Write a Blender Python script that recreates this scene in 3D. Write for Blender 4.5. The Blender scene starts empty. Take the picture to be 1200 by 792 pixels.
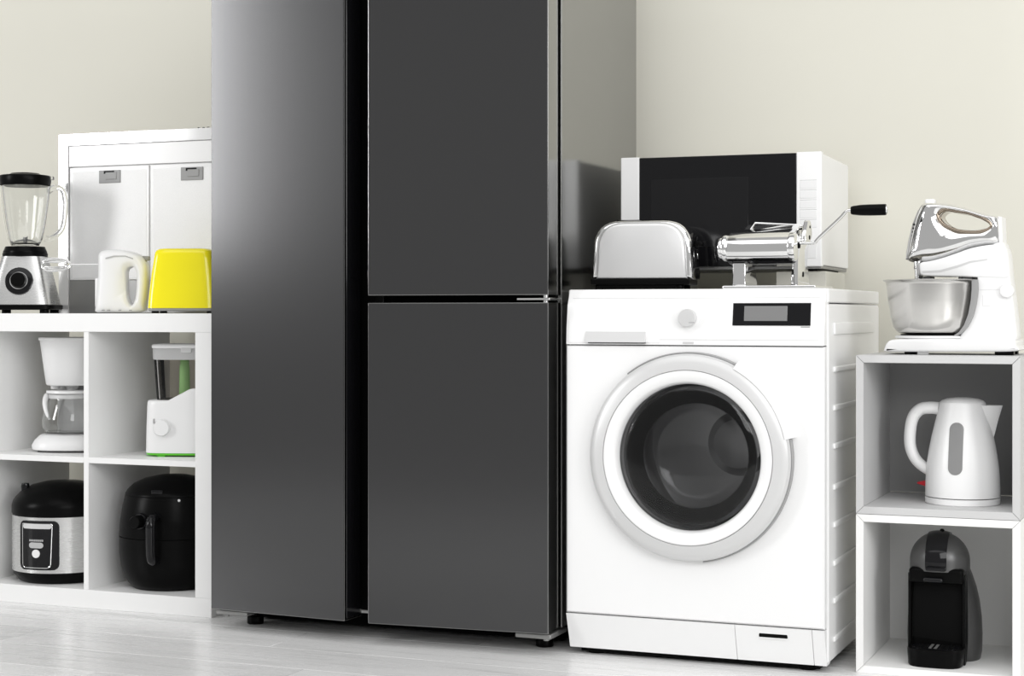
import bpy, bmesh, math, random
from mathutils import Vector, Matrix
random.seed(7)
PI = math.pi
SC = bpy.context.scene
COL = SC.collection

# ------------------------------------------------------------------ camera
FPX, YAW, EYE, HOR = 2000.0, math.radians(22.2), 0.78, 368.0   # focal length in pixels, pan to the left, eye height, horizon row
cam_d = bpy.data.cameras.new('camera')
cam = bpy.data.objects.new('camera', cam_d); COL.objects.link(cam)
cam.location = (0, 0, EYE)
cam.rotation_euler = (PI/2, 0, YAW)
cam_d.sensor_width = 36.0
cam_d.lens = FPX/1200*36
cam_d.shift_y = (HOR-396)/1200
cam_d.clip_start = 0.05
SC.camera = cam

# ------------------------------------------------------------------ light
SC.view_settings.view_transform = 'Standard'
SC.view_settings.look = 'None'
SC.view_settings.gamma = 1.0
SC.view_settings.use_curve_mapping = False
SC.view_settings.exposure = -0.22
w = bpy.data.worlds.new('world'); SC.world = w; w.use_nodes = True
w.node_tree.nodes['Background'].inputs[0].default_value = (1.0, 0.995, 0.985, 1)
w.node_tree.nodes['Background'].inputs[1].default_value = 0.52

def area(name, loc, target, sx, sy, power, col=(1, 1, 1)):
    d = bpy.data.lights.new(name, 'AREA'); d.shape = 'RECTANGLE'; d.size = sx; d.size_y = sy
    d.energy = power; d.color = col
    o = bpy.data.objects.new(name, d); COL.objects.link(o); o.location = loc
    o.rotation_euler = (Vector(target)-Vector(loc)).to_track_quat('-Z', 'Y').to_euler()
    return o
area('key_softbox', (1.1, -0.2, 2.3), (-1.3, 3.9, 0.4), 2.2, 1.8, 60)
area('overhead_fill', (-0.6, 1.7, 3.2), (-0.6, 1.7001, 0.0), 5.0, 3.4, 74)  # unseen light, added for top light and bright reflections in the chrome
area('side_fill', (3.6, 0.7, 1.8), (-1.0, 4.0, 0.7), 1.8, 1.8, 100)  # unseen fill, added to brighten right-facing sides and compartment walls
area('window_light', (-5.85, 0.2, 2.05), (-2.2, 3.8, 1.0), 0.8, 1.9, 98)

# ------------------------------------------------------------------ pixel helpers
SN, CS = math.sin(YAW), math.cos(YAW)
def onY(px, py, Y):
    """world point where the ray of a photo pixel meets the plane y = Y"""
    t = (px-600)/FPX; D = Y/(CS+SN*t)
    return Vector((D*(-SN+CS*t), Y, EYE-(py-HOR)/FPX*D))
def onP(px, py, X0, Y0, Z0, rot):
    """local (u, z) where the ray meets the upright plane through (X0, Y0) turned by rot"""
    t = (px-600)/FPX
    rx, ry = -SN+CS*t, CS+SN*t
    nx, ny = -math.sin(rot), math.cos(rot)
    D = (X0*nx+Y0*ny)/(rx*nx+ry*ny)
    X, Y = D*rx, D*ry
    u = (X-X0)*math.cos(rot)+(Y-Y0)*math.sin(rot)
    return (u, EYE-(py-HOR)/FPX*D-Z0)

# ------------------------------------------------------------------ materials
def mat(name, color, rough=0.5, metal=0.0, coat=0.0, trans=0.0, ior=1.45, rn=0.0, scale=40, stretch=(1, 1, 1), bump=0.0, cn=0.0, aniso=0.0, spec=0.5, alpha=1.0):
    m = bpy.data.materials.new(name); m.use_nodes = True
    nt = m.node_tree; b = nt.nodes['Principled BSDF']
    b.inputs['Base Color'].default_value = (*color, 1)
    b.inputs['Roughness'].default_value = rough
    b.inputs['Metallic'].default_value = metal
    b.inputs['Coat Weight'].default_value = coat
    b.inputs['Coat Roughness'].default_value = 0.08
    b.inputs['Transmission Weight'].default_value = trans
    b.inputs['IOR'].default_value = ior
    b.inputs['Anisotropic'].default_value = aniso
    b.inputs['Specular IOR Level'].default_value = spec
    b.inputs['Alpha'].default_value = alpha
    if rn or bump or cn:
        tc = nt.nodes.new('ShaderNodeTexCoord'); mp = nt.nodes.new('ShaderNodeMapping'); nz = nt.nodes.new('ShaderNodeTexNoise')
        mp.inputs['Scale'].default_value = stretch
        nz.inputs['Scale'].default_value = scale; nz.inputs['Detail'].default_value = 4
        nt.links.new(tc.outputs['Object'], mp.inputs['Vector']); nt.links.new(mp.outputs[0], nz.inputs['Vector'])
        if rn:
            r = nt.nodes.new('ShaderNodeMapRange'); r.inputs['To Min'].default_value = max(0, rough-rn); r.inputs['To Max'].default_value = rough+rn
            nt.links.new(nz.outputs['Fac'], r.inputs['Value']); nt.links.new(r.outputs[0], b.inputs['Roughness'])
        if cn:
            r = nt.nodes.new('ShaderNodeMix'); r.data_type = 'RGBA'
            r.inputs[6].default_value = (*[c*(1-cn) for c in color], 1); r.inputs[7].default_value = (*[min(1, c*(1+cn)) for c in color], 1)
            nt.links.new(nz.outputs['Fac'], r.inputs[0]); nt.links.new(r.outputs[2], b.inputs['Base Color'])
        if bump:
            bp = nt.nodes.new('ShaderNodeBump'); bp.inputs['Strength'].default_value = bump; bp.inputs['Distance'].default_value = 0.001
            nt.links.new(nz.outputs['Fac'], bp.inputs['Height']); nt.links.new(bp.outputs[0], b.inputs['Normal'])
    return m

M = {}
M['wall'] = mat('wall_paint', (0.745, 0.73, 0.65), 0.75, cn=0.015, scale=3, bump=0.05)
M['white_board'] = mat('white_board', (0.85, 0.85, 0.845), 0.42, rn=0.05, scale=20, cn=0.01)
M['cube_white'] = mat('cube_white', (0.89, 0.89, 0.88), 0.5, rn=0.05, scale=20)
M['cube_grey'] = mat('cube_light_grey', (0.58, 0.58, 0.58), 0.5, rn=0.05, scale=20)
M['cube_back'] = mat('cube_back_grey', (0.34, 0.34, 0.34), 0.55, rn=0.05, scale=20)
M['enamel'] = mat('white_enamel', (0.86, 0.86, 0.86), 0.3, rn=0.01, scale=12)
M['white_pl'] = mat('white_plastic', (0.84, 0.84, 0.84), 0.3, rn=0.01, scale=30)
M['silver_pl'] = mat('silver_plastic', (0.66, 0.66, 0.66), 0.35, metal=0.25, rn=0.04, scale=40)
M['grey_pl'] = mat('grey_plastic', (0.33, 0.33, 0.33), 0.45, rn=0.05, scale=40)
M['mid_grey'] = mat('mid_grey_metal', (0.30, 0.30, 0.295), 0.38, metal=0.55, rn=0.05, scale=40)
M['dark_grey'] = mat('dark_grey_metal', (0.10, 0.10, 0.10), 0.36, metal=0.5, rn=0.03, scale=40)
M['black_pl'] = mat('black_plastic', (0.003, 0.003, 0.003), 0.3, rn=0.04, scale=50, spec=0.08)
M['black_matte'] = mat('black_matte', (0.004, 0.004, 0.004), 0.7, rn=0.06, scale=50, spec=0.08)
M['black_gloss'] = mat('black_gloss', (0.006, 0.006, 0.007), 0.08, rn=0.02, scale=10, spec=0.35)
M['window_gloss'] = mat('black_window', (0.009, 0.009, 0.010), 0.12, rn=0.02, scale=10, spec=0.35)
M['fridge_front'] = mat('dark_brushed_steel', (0.10, 0.10, 0.102), 0.19, metal=0.95, rn=0.012, scale=14, stretch=(1, 1, 60), aniso=0.3)
M['fridge_side'] = mat('dark_polished_steel', (0.33, 0.33, 0.325), 0.16, metal=1.0, rn=0.03, scale=8)
M['chrome'] = mat('chrome', (0.86, 0.86, 0.86), 0.07, metal=1.0, rn=0.02, scale=15)
M['brushed'] = mat('brushed_steel', (0.72, 0.72, 0.715), 0.27, metal=1.0, rn=0.02, scale=14, stretch=(1, 1, 40), aniso=0.4)
M['bowl_steel'] = mat('bowl_steel', (0.70, 0.69, 0.67), 0.2, metal=1.0, rn=0.05, scale=16, stretch=(1, 1, 0.05))
M['hood_steel'] = mat('hood_steel', (0.80, 0.80, 0.80), 0.25, metal=0.02, rn=0.03, scale=10, stretch=(1, 1, 20))
M['hood_frame'] = mat('hood_polished_steel', (0.82, 0.82, 0.82), 0.11, metal=0.55, rn=0.02, scale=10)
M['rim_grey'] = mat('rim_grey', (0.5, 0.5, 0.5), 0.3, rn=0.03, scale=10)
M['toaster_steel'] = mat('toaster_steel', (0.70, 0.70, 0.70), 0.42, metal=0.7, rn=0.04, scale=14, stretch=(20, 1, 1))
M['glass'] = mat('clear_glass', (0.97, 0.975, 0.97), 0.0, trans=1.0, ior=1.45, rn=0.005, scale=5)
M['drum'] = mat('drum_steel', (0.55, 0.55, 0.55), 0.32, metal=1.0, rn=0.06, scale=30)
M['rubber'] = mat('grey_rubber', (0.06, 0.06, 0.06), 0.55, rn=0.05, scale=30)
M['yellow'] = mat('yellow_gloss', (1.0, 0.88, 0.002), 0.16, coat=0.5, rn=0.03, scale=10)
M['green'] = mat('green_plastic', (0.13, 0.60, 0.04), 0.35, rn=0.04, scale=20)
M['pale_green'] = mat('pale_green_plastic', (0.33, 0.62, 0.24), 0.4, rn=0.04, scale=20)
M['red'] = mat('red_plastic', (0.45, 0.01, 0.02), 0.3, rn=0.04, scale=20)
M['water_window'] = mat('grey_window', (0.24, 0.24, 0.24), 0.25, coat=0.3, rn=0.04, scale=20)
M['screen'] = mat('grey_screen', (0.20, 0.20, 0.20), 0.25, coat=0.3, rn=0.03, scale=10)
M['button_white'] = mat('white_button', (0.8, 0.8, 0.8), 0.35, rn=0.04, scale=40)
M['grey_mark'] = mat('grey_print', (0.45, 0.45, 0.45), 0.5, rn=0.04, scale=40)
M['bronze'] = mat('bronze_chrome', (0.36, 0.30, 0.24), 0.12, metal=1.0, rn=0.03, scale=15)
M['block'] = mat('beige_block', (0.62, 0.61, 0.55), 0.6, rn=0.05, scale=15, cn=0.03)

def mesh_filter_mat():
    m = mat('aluminium_mesh', (0.8, 0.8, 0.8), 0.5, metal=0.1)
    nt = m.node_tree; b = nt.nodes['Principled BSDF']
    tc = nt.nodes.new('ShaderNodeTexCoord'); v = nt.nodes.new('ShaderNodeTexVoronoi'); v.inputs['Scale'].default_value = 420; v.inputs['Randomness'].default_value = 0.15
    nt.links.new(tc.outputs['Object'], v.inputs['Vector'])
    r = nt.nodes.new('ShaderNodeMapRange'); r.inputs['From Min'].default_value = 0.1; r.inputs['From Max'].default_value = 0.5
    r.inputs['To Min'].default_value = 0.74; r.inputs['To Max'].default_value = 0.92
    nt.links.new(v.outputs['Distance'], r.inputs['Value'])
    cb = nt.nodes.new('ShaderNodeCombineColor')
    for i in range(3): nt.links.new(r.outputs[0], cb.inputs[i])
    nt.links.new(cb.outputs[0], b.inputs['Base Color'])
    bp = nt.nodes.new('ShaderNodeBump'); bp.inputs['Strength'].default_value = 0.3; bp.inputs['Distance'].default_value = 0.001
    nt.links.new(v.outputs['Distance'], bp.inputs['Height']); nt.links.new(bp.outputs[0], b.inputs['Normal'])
    return m
M['filter_mesh'] = mesh_filter_mat()
def thin_glass(name, color, ior, rough=0.03):
    m = bpy.data.materials.new(name); m.use_nodes = True
    nt = m.node_tree; nt.nodes.remove(nt.nodes['Principled BSDF']); out = nt.nodes['Material Output']
    tr = nt.nodes.new('ShaderNodeBsdfTransparent'); gl = nt.nodes.new('ShaderNodeBsdfGlossy'); fr = nt.nodes.new('ShaderNodeFresnel'); mx = nt.nodes.new('ShaderNodeMixShader')
    tc = nt.nodes.new('ShaderNodeTexCoord'); nz = nt.nodes.new('ShaderNodeTexNoise'); nz.inputs['Scale'].default_value = 6
    mr = nt.nodes.new('ShaderNodeMapRange'); mr.inputs['To Min'].default_value = rough*0.7; mr.inputs['To Max'].default_value = rough*1.3
    nt.links.new(tc.outputs['Object'], nz.inputs['Vector']); nt.links.new(nz.outputs['Fac'], mr.inputs['Value']); nt.links.new(mr.outputs[0], gl.inputs['Roughness'])
    tr.inputs[0].default_value = (*color, 1); fr.inputs['IOR'].default_value = ior
    nt.links.new(fr.outputs[0], mx.inputs[0]); nt.links.new(tr.outputs[0], mx.inputs[1]); nt.links.new(gl.outputs[0], mx.inputs[2]); nt.links.new(mx.outputs[0], out.inputs['Surface'])
    return m
M['door_glass'] = thin_glass('dark_door_glass_thin', (0.86, 0.86, 0.865), 1.35)
M['bowl_glass'] = thin_glass('door_bowl_glass', (0.97, 0.97, 0.97), 1.4)
M['smoke'] = thin_glass('smoky_beaker', (0.91, 0.90, 0.89), 1.3)

def plank_mat():
    m = mat('whitewashed_laminate', (0.6, 0.6, 0.6), 0.30)
    nt = m.node_tree; b = nt.nodes['Principled BSDF']
    tc = nt.nodes.new('ShaderNodeTexCoord'); oi = nt.nodes.new('ShaderNodeObjectInfo')
    mul = nt.nodes.new('ShaderNodeVectorMath'); mul.operation = 'MULTIPLY_ADD'
    mul.inputs[1].default_value = (1, 1, 1)
    cx = nt.nodes.new('ShaderNodeCombineXYZ'); sc = nt.nodes.new('ShaderNodeMath'); sc.operation = 'MULTIPLY'; sc.inputs[1].default_value = 37.0
    nt.links.new(oi.outputs['Random'], sc.inputs[0])
    for i in range(3): nt.links.new(sc.outputs[0], cx.inputs[i])
    nt.links.new(tc.outputs['Object'], mul.inputs[0]); nt.links.new(cx.outputs[0], mul.inputs[2])
    mp = nt.nodes.new('ShaderNodeMapping'); mp.inputs['Scale'].default_value = (1.6, 14, 1)
    nt.links.new(mul.outputs[0], mp.inputs['Vector'])
    n1 = nt.nodes.new('ShaderNodeTexNoise'); n1.inputs['Scale'].default_value = 2.2; n1.inputs['Detail'].default_value = 8; n1.inputs['Roughness'].default_value = 0.62; n1.inputs['Distortion'].default_value = 0.6
    nt.links.new(mp.outputs[0], n1.inputs['Vector'])
    cr = nt.nodes.new('ShaderNodeValToRGB')
    cr.color_ramp.elements[0].position = 0.30; cr.color_ramp.elements[0].color = (0.68, 0.68, 0.675, 1)
    cr.color_ramp.elements[1].position = 0.72; cr.color_ramp.elements[1].color = (0.86, 0.86, 0.855, 1)
    e = cr.color_ramp.elements.new(0.47); e.color = (0.81, 0.81, 0.805, 1)
    nt.links.new(n1.outputs['Fac'], cr.inputs[0])
    br = nt.nodes.new('ShaderNodeMapRange'); br.inputs['To Min'].default_value = 0.93; br.inputs['To Max'].default_value = 1.05
    nt.links.new(oi.outputs['Random'], br.inputs['Value'])
    vm = nt.nodes.new('ShaderNodeVectorMath'); vm.operation = 'SCALE'
    nt.links.new(cr.outputs[0], vm.inputs[0]); nt.links.new(br.outputs[0], vm.inputs['Scale'])
    nt.links.new(vm.outputs[0], b.inputs['Base Color'])
    r = nt.nodes.new('ShaderNodeMapRange'); r.inputs['To Min'].default_value = 0.34; r.inputs['To Max'].default_value = 0.2
    nt.links.new(n1.outputs['Fac'], r.inputs['Value']); nt.links.new(r.outputs[0], b.inputs['Roughness'])
    bp = nt.nodes.new('ShaderNodeBump'); bp.inputs['Strength'].default_value = 0.08; bp.inputs['Distance'].default_value = 0.001
    nt.links.new(n1.outputs['Fac'], bp.inputs['Height']); nt.links.new(bp.outputs[0], b.inputs['Normal'])
    return m
M['plank'] = plank_mat()
M['seam'] = mat('dark_seam', (0.5, 0.5, 0.495), 0.7, rn=0.05, scale=20)

# ------------------------------------------------------------------ mesh helpers
def obj(name, bm, m, parent=None, smooth=38):
    bmesh.ops.recalc_face_normals(bm, faces=bm.faces)
    big = [f for f in bm.faces if len(f.verts) > 8]; flat = []
    if big:
        bmesh.ops.remove_doubles(bm, verts=bm.verts, dist=2e-6)
        big = [f for f in bm.faces if len(f.verts) > 8]
        res = bmesh.ops.triangulate(bm, faces=big)['faces']
        bm.faces.index_update(); flat = [f.index for f in res]
    me = bpy.data.meshes.new(name); bm.to_mesh(me); bm.free()
    if smooth:
        me.polygons.foreach_set('use_smooth', [True]*len(me.polygons))
        for i in flat: me.polygons[i].use_smooth = False
        me.set_sharp_from_angle(angle=math.radians(smooth))
    me.materials.append(M[m])
    o = bpy.data.objects.new(name, me); COL.objects.link(o)
    if smooth and not flat:
        wn = o.modifiers.new('weighted_normal', 'WEIGHTED_NORMAL'); wn.keep_sharp = True; wn.weight = 100
    if parent: o.parent = parent
    return o
def share(o, parent, loc=(0, 0, 0), rot=None):
    c = o.copy(); COL.objects.link(c); c.parent = parent; c.location = loc
    if rot: c.rotation_euler = rot
    return c
def thing(name, label, cat, loc, rotz=0.0, group=None):
    o = bpy.data.objects.new(name, None); COL.objects.link(o); o.empty_display_size = 0.05
    o.location = loc; o.rotation_euler = (0, 0, rotz); o['label'] = label; o['category'] = cat
    if group: o['group'] = group
    return o
def merge(bm, tmp):
    me = bpy.data.meshes.new('tmp'); tmp.to_mesh(me); tmp.free(); bm.from_mesh(me); bpy.data.meshes.remove(me)
def bx(x0, x1, y0, y1, z0, z1, bev=0.0, seg=2, bm=None):
    t = bmesh.new(); bmesh.ops.create_cube(t, size=1)
    for v in t.verts: v.co = Vector(((x0+x1)/2+v.co.x*(x1-x0), (y0+y1)/2+v.co.y*(y1-y0), (z0+z1)/2+v.co.z*(z1-z0)))
    if bev: bmesh.ops.bevel(t, geom=list(t.edges), offset=bev, segments=seg, profile=0.5, affect='EDGES', clamp_overlap=True)
    if bm is None: return t
    merge(bm, t); return bm
def rings(rs, cap0=True, cap1=True, closed=False, bm=None):
    bm = bm or bmesh.new(); n = len(rs[0])
    vs = [[bm.verts.new(p) for p in r] for r in rs]
    prs = list(zip(vs, vs[1:])) + ([(vs[-1], vs[0])] if closed else [])
    for a, b in prs:
        for i in range(n):
            j = (i+1) % n
            bm.faces.new((a[i], a[j], b[j], b[i]))
    if not closed:
        if cap0: bm.faces.new(vs[0][::-1])
        if cap1: bm.faces.new(vs[-1])
    return bm
def lathe(prof, cx=0, cy=0, cz=0, axis='Z', seg=48, bm=None, a0=0.0, a1=None, closed=False):
    """prof: list of (r, h).  axis Z: h is height; axis Y: h is depth; axis X: h along x"""
    bm = bm or bmesh.new()
    full = a1 is None
    n = seg if full else seg+1
    def pt(r, h, a):
        c, s = r*math.cos(a), r*math.sin(a)
        if axis == 'Z': return (cx+c, cy+s, cz+h)
        if axis == 'Y': return (cx+c, cy+h, cz+s)
        return (cx+h, cy+c, cz+s)
    angs = [2*PI*i/seg for i in range(seg)] if full else [a0+(a1-a0)*i/seg for i in range(seg+1)]
    vs = []
    for r, h in prof:
        if r < 1e-6 and full: vs.append([bm.verts.new(pt(0, h, 0))])
        else: vs.append([bm.verts.new(pt(r, h, a)) for a in angs])
    prs = list(zip(vs, vs[1:])) + ([(vs[-1], vs[0])] if closed else [])
    for a, b in prs:
        for i in range(n if full else n-1):
            j = (i+1) % n
            if len(a) == 1 and len(b) == 1: continue
            if len(a) == 1: bm.faces.new((a[0], b[j], b[i]))
            elif len(b) == 1: bm.faces.new((a[i], a[j], b[0]))
            else: bm.faces.new((a[i], a[j], b[j], b[i]))
    if not full and closed:
        bm.faces.new([v[0] for v in vs]); bm.faces.new([v[-1] for v in vs][::-1])
    if full and not closed:
        if len(vs[0]) > 1: bm.faces.new(vs[0][::-1])
        if len(vs[-1]) > 1: bm.faces.new(vs[-1])
    return bm
def sring(cx, cy, z, a, b, n=4.0, seg=48):
    out = []
    for i in range(seg):
        t = 2*PI*(i+0.5)/seg; c, s = math.cos(t), math.sin(t)
        out.append((cx+a*math.copysign(abs(c)**(2/n), c), cy+b*math.copysign(abs(s)**(2/n), s), z))
    return out
def tube(pts, r, seg=12, bm=None, radii=None, caps=True, closed=False, flat=1.0):
    bm = bm or bmesh.new(); P = [Vector(p) for p in pts]; n = len(P); rs = []
    up = None
    for i in range(n):
        if closed: d = (P[(i+1) % n]-P[i-1]).normalized()
        else: d = (P[min(i+1, n-1)]-P[max(i-1, 0)]).normalized()
        if up is None:
            up = Vector((0, 0, 1)) if abs(d.z) < 0.9 else Vector((0, 1, 0))
        side = d.cross(up).normalized(); up = side.cross(d).normalized()
        rr = radii[i] if radii else r
        rs.append([P[i]+side*(rr*math.cos(2*PI*k/seg))*flat+up*(rr*math.sin(2*PI*k/seg)) for k in range(seg)])
    return rings(rs, caps, caps, closed, bm)
def spl(pts, k=6, closed=False):
    """Catmull-Rom through points of any dimension"""
    n = len(pts); out = []
    rng = range(n if closed else n-1)
    for i in rng:
        g = lambda j: pts[j % n] if closed else pts[min(max(j, 0), n-1)]
        p0, p1, p2, p3 = g(i-1), g(i), g(i+1), g(i+2)
        for s in range(k):
            t = s/k
            out.append(tuple(0.5*((2*b)+(-a+c)*t+(2*a-5*b+4*c-d)*t*t+(-a+3*b-3*c+d)*t**3) for a, b, c, d in zip(p0, p1, p2, p3)))
    if not closed: out.append(tuple(pts[-1]))
    return out
def chk(pts, it=3):
    """corner-cutting smoothing of a closed outline"""
    for _ in range(it):
        out = []
        for i in range(len(pts)):
            a, b_ = pts[i], pts[(i+1) % len(pts)]
            out.append((a[0]*0.78+b_[0]*0.22, a[1]*0.78+b_[1]*0.22)); out.append((a[0]*0.22+b_[0]*0.78, a[1]*0.22+b_[1]*0.78))
        pts = out
    return pts
def rpoly(pts, rad, k=5):
    """polygon with rounded corners; rad a number or list"""
    n = len(pts); out = []
    for i in range(n):
        p = Vector(pts[i]); a = Vector(pts[i-1]); b = Vector(pts[(i+1) % n])
        r = rad[i] if isinstance(rad, (list, tuple)) else rad
        d1 = (a-p); d2 = (b-p); l = min(r, d1.length*0.49, d2.length*0.49)
        if l < 1e-5: out.append(tuple(p)); continue
        q1 = p+d1.normalized()*l; q2 = p+d2.normalized()*l
        for s in range(k+1):
            t = s/k; out.append(tuple(q1*(1-t)**2+p*2*t*(1-t)+q2*t*t))
    return out
def inset(poly, d):
    n = len(poly); area2 = sum(poly[i][0]*poly[(i+1) % n][1]-poly[(i+1) % n][0]*poly[i][1] for i in range(n))
    sg = 1 if area2 > 0 else -1; out = []
    for i in range(n):
        a = Vector(poly[i-1]); p = Vector(poly[i]); b = Vector(poly[(i+1) % n])
        e1 = (p-a); e2 = (b-p)
        n1 = Vector((-e1.y, e1.x)); n2 = Vector((-e2.y, e2.x))
        nn = (n1.normalized() if n1.length > 1e-9 else n1)+(n2.normalized() if n2.length > 1e-9 else n2)
        if nn.length < 1e-6: out.append(tuple(p)); continue
        nn.normalize(); out.append(tuple(p+nn*sg*d))
    for _ in range(4):          # collapse stretches that folded over at tight corners
        bad = [((out[(i+1) % n][0]-out[i][0])*(poly[(i+1) % n][0]-poly[i][0])+(out[(i+1) % n][1]-out[i][1])*(poly[(i+1) % n][1]-poly[i][1])) < -1e-12 for i in range(n)]
        if not any(bad) or all(bad): break
        st = next(i for i in range(n) if not bad[i])
        i = 0
        while i < n:
            j = (st+i) % n
            if bad[j]:
                k = 0
                while bad[(j+k) % n]: k += 1
                ids = [(j+q) % n for q in range(k+1)]
                m = (sum(out[q][0] for q in ids)/len(ids), sum(out[q][1] for q in ids)/len(ids))
                for q in ids: out[q] = m
                i += k
            i += 1
    return out
def pillow(poly, d0, d1, r=0.0, steps=4, axis='Y', bm=None, hole=None, ends=(True, True)):
    """outline (u, z) pushed from depth d0 to d1 with rounded rims.  axis Y: u is x; axis X: u is y; axis Z: (x, y)"""
    def lift(q, d):
        if axis == 'Y': return [(u, d, v) for u, v in q]
        if axis == 'X': return [(d, u, v) for u, v in q]
        return [(u, v, d) for u, v in q]
    lay = []
    if r and ends[0]:
        for k in range(steps+1):
            a = PI/2*k/steps; lay.append((d0+r*(1-math.sin(a)), r*(1-math.cos(a))))
        lay = [(d0+r*(1-math.sin(PI/2*k/steps)), r*(1-math.cos(PI/2*k/steps))) for k in range(steps, -1, -1)]
        lay = [(d0+r*(1-math.cos(PI/2*k/steps)), r*(1-math.sin(PI/2*k/steps))) for k in range(steps+1)]
    else: lay = [(d0, 0.0)]
    if r and ends[1]: lay += [(d1-r*(1-math.cos(PI/2*k/steps)), r*(1-math.sin(PI/2*k/steps))) for k in range(steps, -1, -1)]
    else: lay.append((d1, 0.0))
    if hole is None:
        return rings([lift(inset(poly, i) if i > 1e-7 else poly, d) for d, i in lay], bm=bm)
    ro = [lift(inset(poly, i) if i > 1e-7 else poly, d) for d, i in lay]
    ri = [lift(inset(hole, -i) if i > 1e-7 else hole, d) for d, i in lay][::-1]
    return rings(ro+ri, closed=True, bm=bm)
def polar(poly, c, n):
    """resample a closed outline at n even angles round c (star-shaped)"""
    out = []
    for k in range(n):
        a = 2*PI*k/n; d = Vector((math.cos(a), math.sin(a))); best = None
        for i in range(len(poly)):
            p = Vector(poly[i])-Vector(c); q = Vector(poly[(i+1) % len(poly)])-Vector(c); e = q-p
            den = d.x*e.y-d.y*e.x
            if abs(den) < 1e-12: continue
            s = (p.x*e.y-p.y*e.x)/den; t = (p.x*d.y-p.y*d.x)/den
            if s > 0 and -1e-6 <= t <= 1+1e-6 and (best is None or s > best): best = s
        out.append((c[0]+d.x*best, c[1]+d.y*best))
    return out
def dome_ring(outer, hole, te, tm, th, k=10, side=4):
    """body with an opening, swelling between the opening and its outline; half depths at edge, middle, opening"""
    n = len(outer); R = []
    def ring(s, d): return [(h[0]+(o[0]-h[0])*s, d, h[1]+(o[1]-h[1])*s) for o, h in zip(outer, hole)]
    prof = []
    for i in range(k+1):
        s = i/k
        if s < 0.4: d = th+(tm-th)*math.sin(PI/2*s/0.4)
        else: d = te+(tm-te)*math.sqrt(max(0.0, 1-((s-0.4)/0.6)**2.6))
        prof.append((s, d))
    for s, d in prof: R.append(ring(s, -d))
    for i in range(1, side): R.append(ring(1.0, -te+2*te*i/side))
    for s, d in prof[::-1]: R.append(ring(s, d))
    for i in range(1, side): R.append(ring(0.0, th-2*th*i/side))
    return rings(R, closed=True)
def cpatch(w, z0, z1, rad, Rf, t=0.003, n=14, cx=0, cy=0, ac=-PI/2, bm=None):
    """rounded rectangle wrapped on an upright round body; Rf(z) gives its radius; ac is the facing angle"""
    bm = bm or bmesh.new(); h = z1-z0; m = 10
    def zz(s):
        e = abs(s)-(w/2-rad)
        dz = rad-math.sqrt(max(0, rad*rad-e*e)) if e > 0 else 0
        return z0+dz, z1-dz
    F, B = [], []
    ss = [-w/2*math.cos(PI*i/n) for i in range(n+1)]
    for s in ss:
        lo, hi = zz(s); cf, cb = [], []
        for j in range(m+1):
            z = lo+(hi-lo)*j/m; R = Rf(z); a = ac+s/R
            cf.append(bm.verts.new((cx+(R+t)*math.cos(a), cy+(R+t)*math.sin(a), z)))
            cb.append(bm.verts.new((cx+(R-0.004)*math.cos(a), cy+(R-0.004)*math.sin(a), z)))
        F.append(cf); B.append(cb)
    for i in range(n):
        for j in range(m):
            bm.faces.new((F[i][j], F[i+1][j], F[i+1][j+1], F[i][j+1])); bm.faces.new((B[i][j], B[i][j+1], B[i+1][j+1], B[i+1][j]))
        bm.faces.new((F[i][0], B[i][0], B[i+1][0], F[i+1][0])); bm.faces.new((F[i][m], F[i+1][m], B[i+1][m], B[i][m]))
    for j in range(m):
        bm.faces.new((F[0][j], F[0][j+1], B[0][j+1], B[0][j])); bm.faces.new((F[n][j], B[n][j], B[n][j+1], F[n][j+1]))
    bmesh.ops.remove_doubles(bm, verts=bm.verts, dist=1e-6)
    return bm
def interp(tab):
    tab = sorted(tab)
    def f(z):
        if z <= tab[0][0]: return tab[0][1]
        for (a, p), (b, q) in zip(tab, tab[1:]):
            if z <= b: return p+(q-p)*(z-a)/(b-a)
        return tab[-1][1]
    return f
def cyl(r, h0, h1, cx=0, cy=0, cz=0, axis='Z', seg=32, bev=0.0, bm=None):
    if bev: prof = [(r-bev, h0), (r-bev*0.3, h0+bev*0.3), (r, h0+bev), (r, h1-bev), (r-bev*0.3, h1-bev*0.3), (r-bev, h1)]
    else: prof = [(r, h0), (r, h1)]
    return lathe(prof, cx, cy, cz, axis, seg, bm)

# ------------------------------------------------------------------ the room
WALL_Y = 4.42
b = bx(-4.6, 2.6, WALL_Y, WALL_Y+0.1, -0.02, 2.7); o = obj('wall_back', b, 'wall'); o['kind'] = 'structure'
b = bx(-4.6, 2.6, 0.6, WALL_Y, -0.03, -0.0022); flo = obj('floor', b, 'seam'); flo['kind'] = 'structure'
PL, PW = 1.38, 0.193
pk = None
y = WALL_Y-0.06; row = 0
while y > 0.75:
    x = -4.55 - [0.0, 0.55, 0.95, 0.3, 0.75][row % 5] + 0.9
    while x < 2.3:
        if pk is None:
            pk = obj('plank', bx(-PL/2+0.0004, PL/2-0.0004, -PW/2+0.0004, PW/2-0.0004, -0.012, 0, 0.0006, 1), 'plank', flo); pk.location = (x+PL/2-0.4, y, 0)
        else: share(pk, flo, (x+PL/2-0.4, y, 0))
        x += PL
    y -= PW; row += 1


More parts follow.
